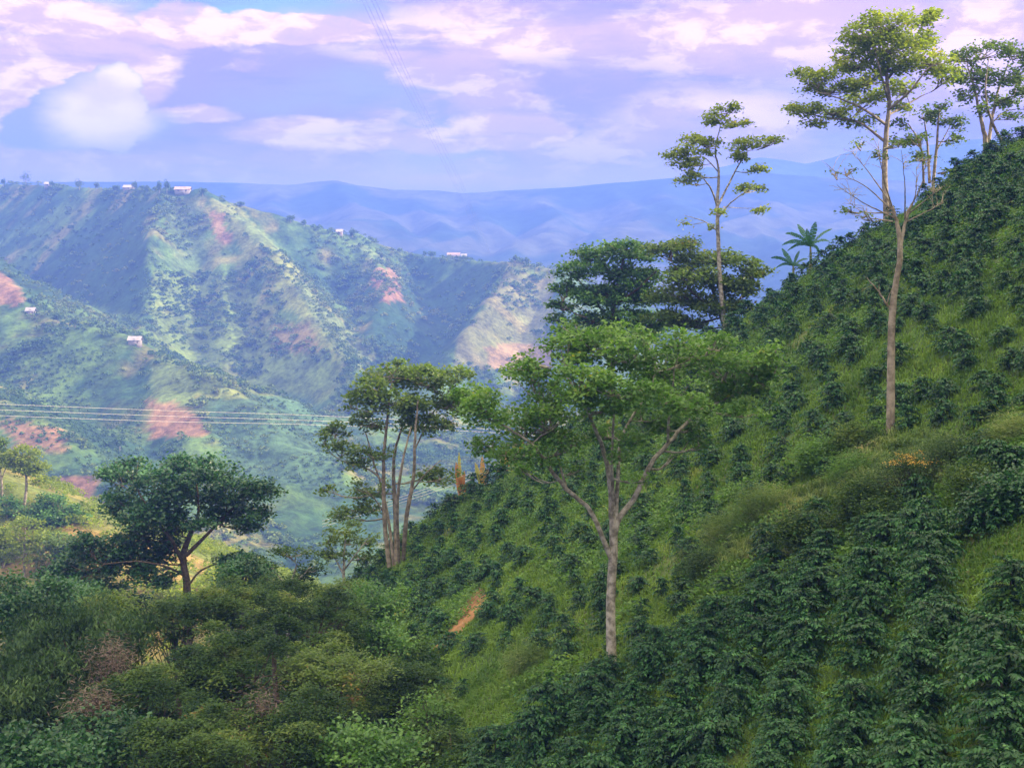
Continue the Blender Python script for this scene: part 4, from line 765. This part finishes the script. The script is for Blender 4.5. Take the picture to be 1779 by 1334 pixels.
cn = [(800, 872, [(-6, -52, .02, .14, 0), (-2, -66, .02, .10, .2), (22, 12, .7, .14, 0), (-18, 20, .6, .16, 0), (6, -40, .05, .12, -.2)], 'leftmost dry orange banana plant on the skyline right of the many-stemmed tree'),
      (838, 858, [(0, -48, .02, .14, 0), (-10, -40, .05, .12, 0), (8, -30, .1, .14, .2), (14, 10, .6, .10, 0)], 'yellow green and orange dry banana plant between two other dry ones'),
      (872, 845, [(4, -40, .02, .14, 0), (-6, -30, .05, .12, 0), (10, -22, .2, .12, 0), (0, -55, .02, .10, .3)], 'rightmost short reddish dry banana plant under the forked tree left branches'),
      (892, 832, [(14, -52, .03, .14, 0), (2, -58, .03, .16, 0), (-12, -36, .1, .12, 0)], 'tall yellow dry banana plant just behind the rightmost reddish one'),
      (818, 885, [(-16, -45, .02, .16, 0), (10, 4, .5, .14, 0), (-4, -20, .2, .12, 0)], 'low brown dry banana plant leaning beside the leftmost one')]
for i, (u, v, fr, lb) in enumerate(cn): banana('dry_banana_plant', lb, u, v - 6, 104, [(a * 1.25, b * 1.25, c_, w_ * 1.5, e_) for a, b, c_, w_, e_ in fr], M_cane, cat='banana plant', group='dry banana plants on the skyline', seed=20 + i, dead=True)
banana('broadleaf_plant', 'small plant with broad drooping pale leaves at the foot of the dry grass mound', 1325, 985, hit(1325, 1000) - .5, [(-30, 8, .5, .09, 0), (26, 10, .5, .09, .2), (8, -18, .2, .08, 0), (-12, -12, .3, .08, -.2)], M_banana, cat='plant', seed=40)

# ------------------------------------------------------------------ power cables
def cable(label, pts, rad, group, m=M_cable, n=60):
    P = resample([[*px(*q), rad] for q in pts], n); V, F = tube(P[:, :3], P[:, 3], 6); o = mesh('power_cable', V, F, m, smooth=True, loc=P[0, :3]); return tag(o, label, 'power cable', group)
for k, (w, dv0, dv1) in enumerate((('top', 0, 0), ('middle', 10, 9), ('bottom', 20, 16))):
    cable(w + ' of the three pale cables crossing the valley at the left', [(-150, 697 + dv0, 165), (0, 702 + dv0, 170), (280, 713 + dv0 * .95, 180), (550, 722 + dv1, 190), (830, 737 + dv1 * .8, 205), (1000, 752 + dv1 * .7, 215), (1150, 770 + dv1 * .7, 225)], .02, 'cables over the valley')
for k, w in enumerate(('upper', 'middle', 'lower')):
    cable(w + ' of the three white cables rising right behind the dry banana plants', [(560, 905 + k * 5, 150), (700, 862 + k * 5, 145), (790, 832 + k * 5, 140), (860, 808 + k * 5, 138), (925, 783 + k * 5, 136), (1010, 748 + k * 5, 134), (1120, 690 + k * 5, 132)], .024, 'white cables behind the slope')
for k, w in enumerate(('first', 'second', 'third', 'fourth')):
    o_ = (0, 7, 17, 24)[k]; cable(w + ' from the left of the four thin dark cables slanting down the sky', [(600 + o_, -60, 260), (628 + o_, 0, 300), (700 + o_ * .8, 150, 430), (760 + o_ * .7, 265, 600), (800 + o_ * .6, 345, 780), (842 + o_ * .4, 440, 1130)], .028, 'thin cables against the sky', M_cableD)

# ------------------------------------------------------------------ houses and single trees on the far ridge
def boxm(x0, x1, y0, y1, z0, z1):
    V = np.array([(x, y, z) for z in (z0, z1) for y in (y0, y1) for x in (x0, x1)], float); return V, np.array([(0, 2, 3, 1), (4, 5, 7, 6), (0, 1, 5, 4), (2, 6, 7, 3), (0, 4, 6, 2), (1, 3, 7, 5)])
def house(label, u, v, Y, w, h, d, roofm, f=Hf):
    w *= .72; h *= .7; d *= .85; Y = hit(u, v + 4, f, 560, 1500); C = px(u, v + 4, Y); gz = C[2] - 1.5; base = np.array([C[0], C[1], C[2] + .2]); root = empty('farmhouse', base, label, 'house', 'farmhouses on the far hills')
    V, F = boxm(-w / 2, w / 2, -d / 2, d / 2, gz - C[2] - 1, h); mesh('wall', V, F, M_wall, root)
    e = .6; rz = h + 1.5 + d * .12; V = np.array([(-w / 2 - e, -d / 2 - e, h - .1), (w / 2 + e, -d / 2 - e, h - .1), (w / 2 + e, d / 2 + e, h - .1), (-w / 2 - e, d / 2 + e, h - .1), (-w / 2 - e, 0, rz), (w / 2 + e, 0, rz)]); V = np.vstack([V, V + [0, 0, .2]])
    F = np.array([(0, 1, 5, 4), (2, 3, 4, 5), (0, 4, 3, 3), (6, 7, 11, 10), (8, 9, 10, 11)]); me = bpy.data.meshes.new('roof'); me.from_pydata([tuple(q) for q in V], [], [(0, 4, 5, 1), (2, 5, 4, 3), (6, 7, 11, 10), (8, 9, 10, 11), (0, 1, 7, 6), (2, 3, 9, 8), (0, 6, 10, 4), (4, 10, 9, 3), (1, 5, 11, 7), (5, 2, 8, 11)])
    me.materials.append(roofm); o = bpy.data.objects.new('roof', me); COL.objects.link(o); o.parent = root
    for k in range(max(1, int(w / 5))):
        xx = -w / 2 + (k + .5) * w / max(1, int(w / 5)); V, F = boxm(xx - .6, xx + .6, -d / 2 - .06, -d / 2 + .02, 1.0, 2.2); mesh('window', V, F, M_window, root)
    V, F = boxm(w * .22, w * .22 + 1.0, -d / 2 - .05, -d / 2 + .02, 0, 2.1); mesh('door', V, F, M_roof, root)
house('long pinkish roofed farmhouse on the ridge where the lit spur begins', 318, 331, 1140, 17, 3.2, 7, M_roof)
house('pale farmhouse on the ridge among trees, left of the long pinkish roofed one', 225, 327, 1175, 13, 3, 7, M_roof2)
house('small white house at the left end of the far ridge', 84, 321, 1195, 8, 3.2, 6, M_roof2)
house('small house with pale roof beside a round tree on the far ridge slope', 590, 404, 1170, 7, 3.2, 6, M_roof2)
house('long low farmhouse on the saddle above the dark triangular slope', 788, 443, 1145, 18, 3.2, 7, M_roof)
house('white house at the right end of the saddle above the dark slope', 806, 444, 1140, 8, 2.6, 6, M_roof2)
house('tiny pale roofed house on the bench above the orange bare bank', 54, 541, 838, 6.5, 2.0, 5, M_roof2)
house('long pale roofed shed below the lit brush in the middle of the far hill', 235, 592, 768, 9, 2.0, 6, M_roof2)
RT = [(6, 322, 14, 'tallest'), (45, 322, 26, 'widest round'), (90, 324, 12, 'small'), (138, 328, 18, 'round dark'), (168, 328, 14, 'slim'), (202, 330, 11, 'short'), (234, 330, 17, 'upright pale'), (255, 332, 12, 'thin'), (277, 333, 20, 'tall narrow'), (290, 333, 22, 'pointed'), (352, 338, 14, 'bushy'), (420, 357, 9, 'small lit'), (505, 385, 14, 'reddish'), (528, 390, 10, 'low reddish'), (612, 410, 15, 'rounded'), (663, 450, 14, 'dark cone shaped'), (738, 444, 10, 'thin'), (750, 446, 12, 'bushy'), (845, 442, 15, 'dark cable side'), (862, 450, 12, 'pale'), (895, 452, 11, 'squat'), (915, 455, 10, 'low'), (974, 470, 12, 'dark'), (822, 548 + 15, 11, 'pale lone'), (100, 560, 20, 'spreading'), (130, 565, 16, 'rounded lit'), (208, 780, 26, 'white trunked flat topped'), (440, 600, 16, 'round')]
for i, (u, v, hp, ad) in enumerate(RT):
    Y = hit(u, v + 3, Hf, 560, 1500); m = mpx(Y); C = px(u, v, Y); C[2] = float(Hf(C[0], C[1])); r = np.random.default_rng(500 + i); h = max(hp * m, 4)
    where = 'on the far ridge line' if v < 480 else 'standing on the far hillside'; near = ['above the dark left slope', 'near the pinkish roofed farmhouse', 'where the ridge descends', 'by the saddle farmhouses', 'at the right end'][0 if u < 230 else 1 if u < 370 else 2 if u < 700 else 3 if u < 850 else 4] if v < 480 else ['near the bare bank at the left', 'above the pale cables', 'right of the lit spurs'][0 if u < 140 else 1 if u < 500 else 2]
    root = empty('ridge_tree', C, '%s tree %s %s' % (ad, where, near), 'tree', 'single trees on the far hills'); V, F = tube(np.array([[0, 0, -1], [0, .1, h * .4], [.2, 0, h * .75]]), np.array([.35, .28, .12]), 6); mesh('trunk', V, F, M_bark, root)
    w = h * (.28 if any(q in ad for q in ('slim', 'tall', 'thin', 'upright', 'pointed', 'cone')) else .5); n = 420; D = unit(r.normal(size=(n, 3))); P = D * np.array([w, w, h * .36]) * r.uniform(.3, 1.05, (n, 1)) * (1 + .3 * np.sin(4 * D[:, :1] + i)) + [0, 0, h * .66]
    V, F = leaves(P, .95, .8, spread=.9, r=r); mesh('crown', V, F, M_farleaf, root, tint=np.clip(r.uniform(0, .4) + r.uniform(0, .5, n), 0, 1))

# undergrowth filling the ground between the trees of the thicket
x = rng.uniform(-42, 4, 16000); y = rng.uniform(36, 100, 16000); z = H(x, y); u, v = proj(x, y, z); k = (u > -40) & (u < 720 + .25 * (v - 1000)) & (v > 1010) & (rng.random(16000) < .5) & ~inpoly(u, v, SOIL) & ~((u > 620) & (v < 1130)); x, y, z = x[k], y[k], z[k]
rad = rng.uniform(.3, .75, len(x)); V, F, t = blobs(np.stack([x, y, z + rad * .6], 1), rad, 90, .26); tag(mesh('undergrowth', V, F, M_feather, tint=t), 'tangled low undergrowth between the trees of the lower left thicket', 'undergrowth', kind='stuff')
# rows of young coffee on the far terraces
n = 60000; a = rng.integers(0, 400, n) * 2.6 - 560; y = rng.uniform(520, 1050, n); x = a + .35 * (y - 700) + rng.normal(0, .3, n); z = Hf(x, y); u, v = proj(x, y, z)
k = inany([FIELD[3], FIELD[4], [(0, 600), (240, 600), (250, 700), (240, 860), (0, 740)], [(250, 380), (330, 420), (360, 540), (262, 560)]]) & (fbm(x, y, 3, .02) > -.25); x, y, z = x[k], y[k], z[k]
rad = rng.uniform(.7, 1.3, len(x)); V, F, t = blobs(np.stack([x, y, z + rad * .4], 1), rad, 12, .9); tag(mesh('far_coffee_rows', V, F, M_farleaf, tint=t * .6), 'fine rows of coffee on the slopes across the valley', 'coffee rows', kind='stuff')

spur_tree('broad yellow green tree filling the lower left of the sunlit slope', (5, 985), [[(5, 988, .2), (8, 960, .14), (10, 930, .06)]], [(0, 925, 30, 14), (15, 945, 30, 14), (-15, 950, 26, 14), (8, 965, 26, 10)], 31)
spur_tree('round olive tree right of the tall yellow green tree with thin pale trunk', (110, 985), [[(110, 988, .2), (108, 965, .12), (110, 945, .05)]], [(105, 935, 26, 12), (125, 950, 24, 12), (95, 955, 22, 11), (112, 968, 26, 9)], 32, M_leafRust)
spur_tree('darker green clump of foliage behind the tall yellow green tree', (70, 915), [[(70, 918, .18), (70, 900, .1)]], [(62, 885, 24, 10), (80, 895, 24, 11), (50, 900, 22, 10)], 33, M_leafA)
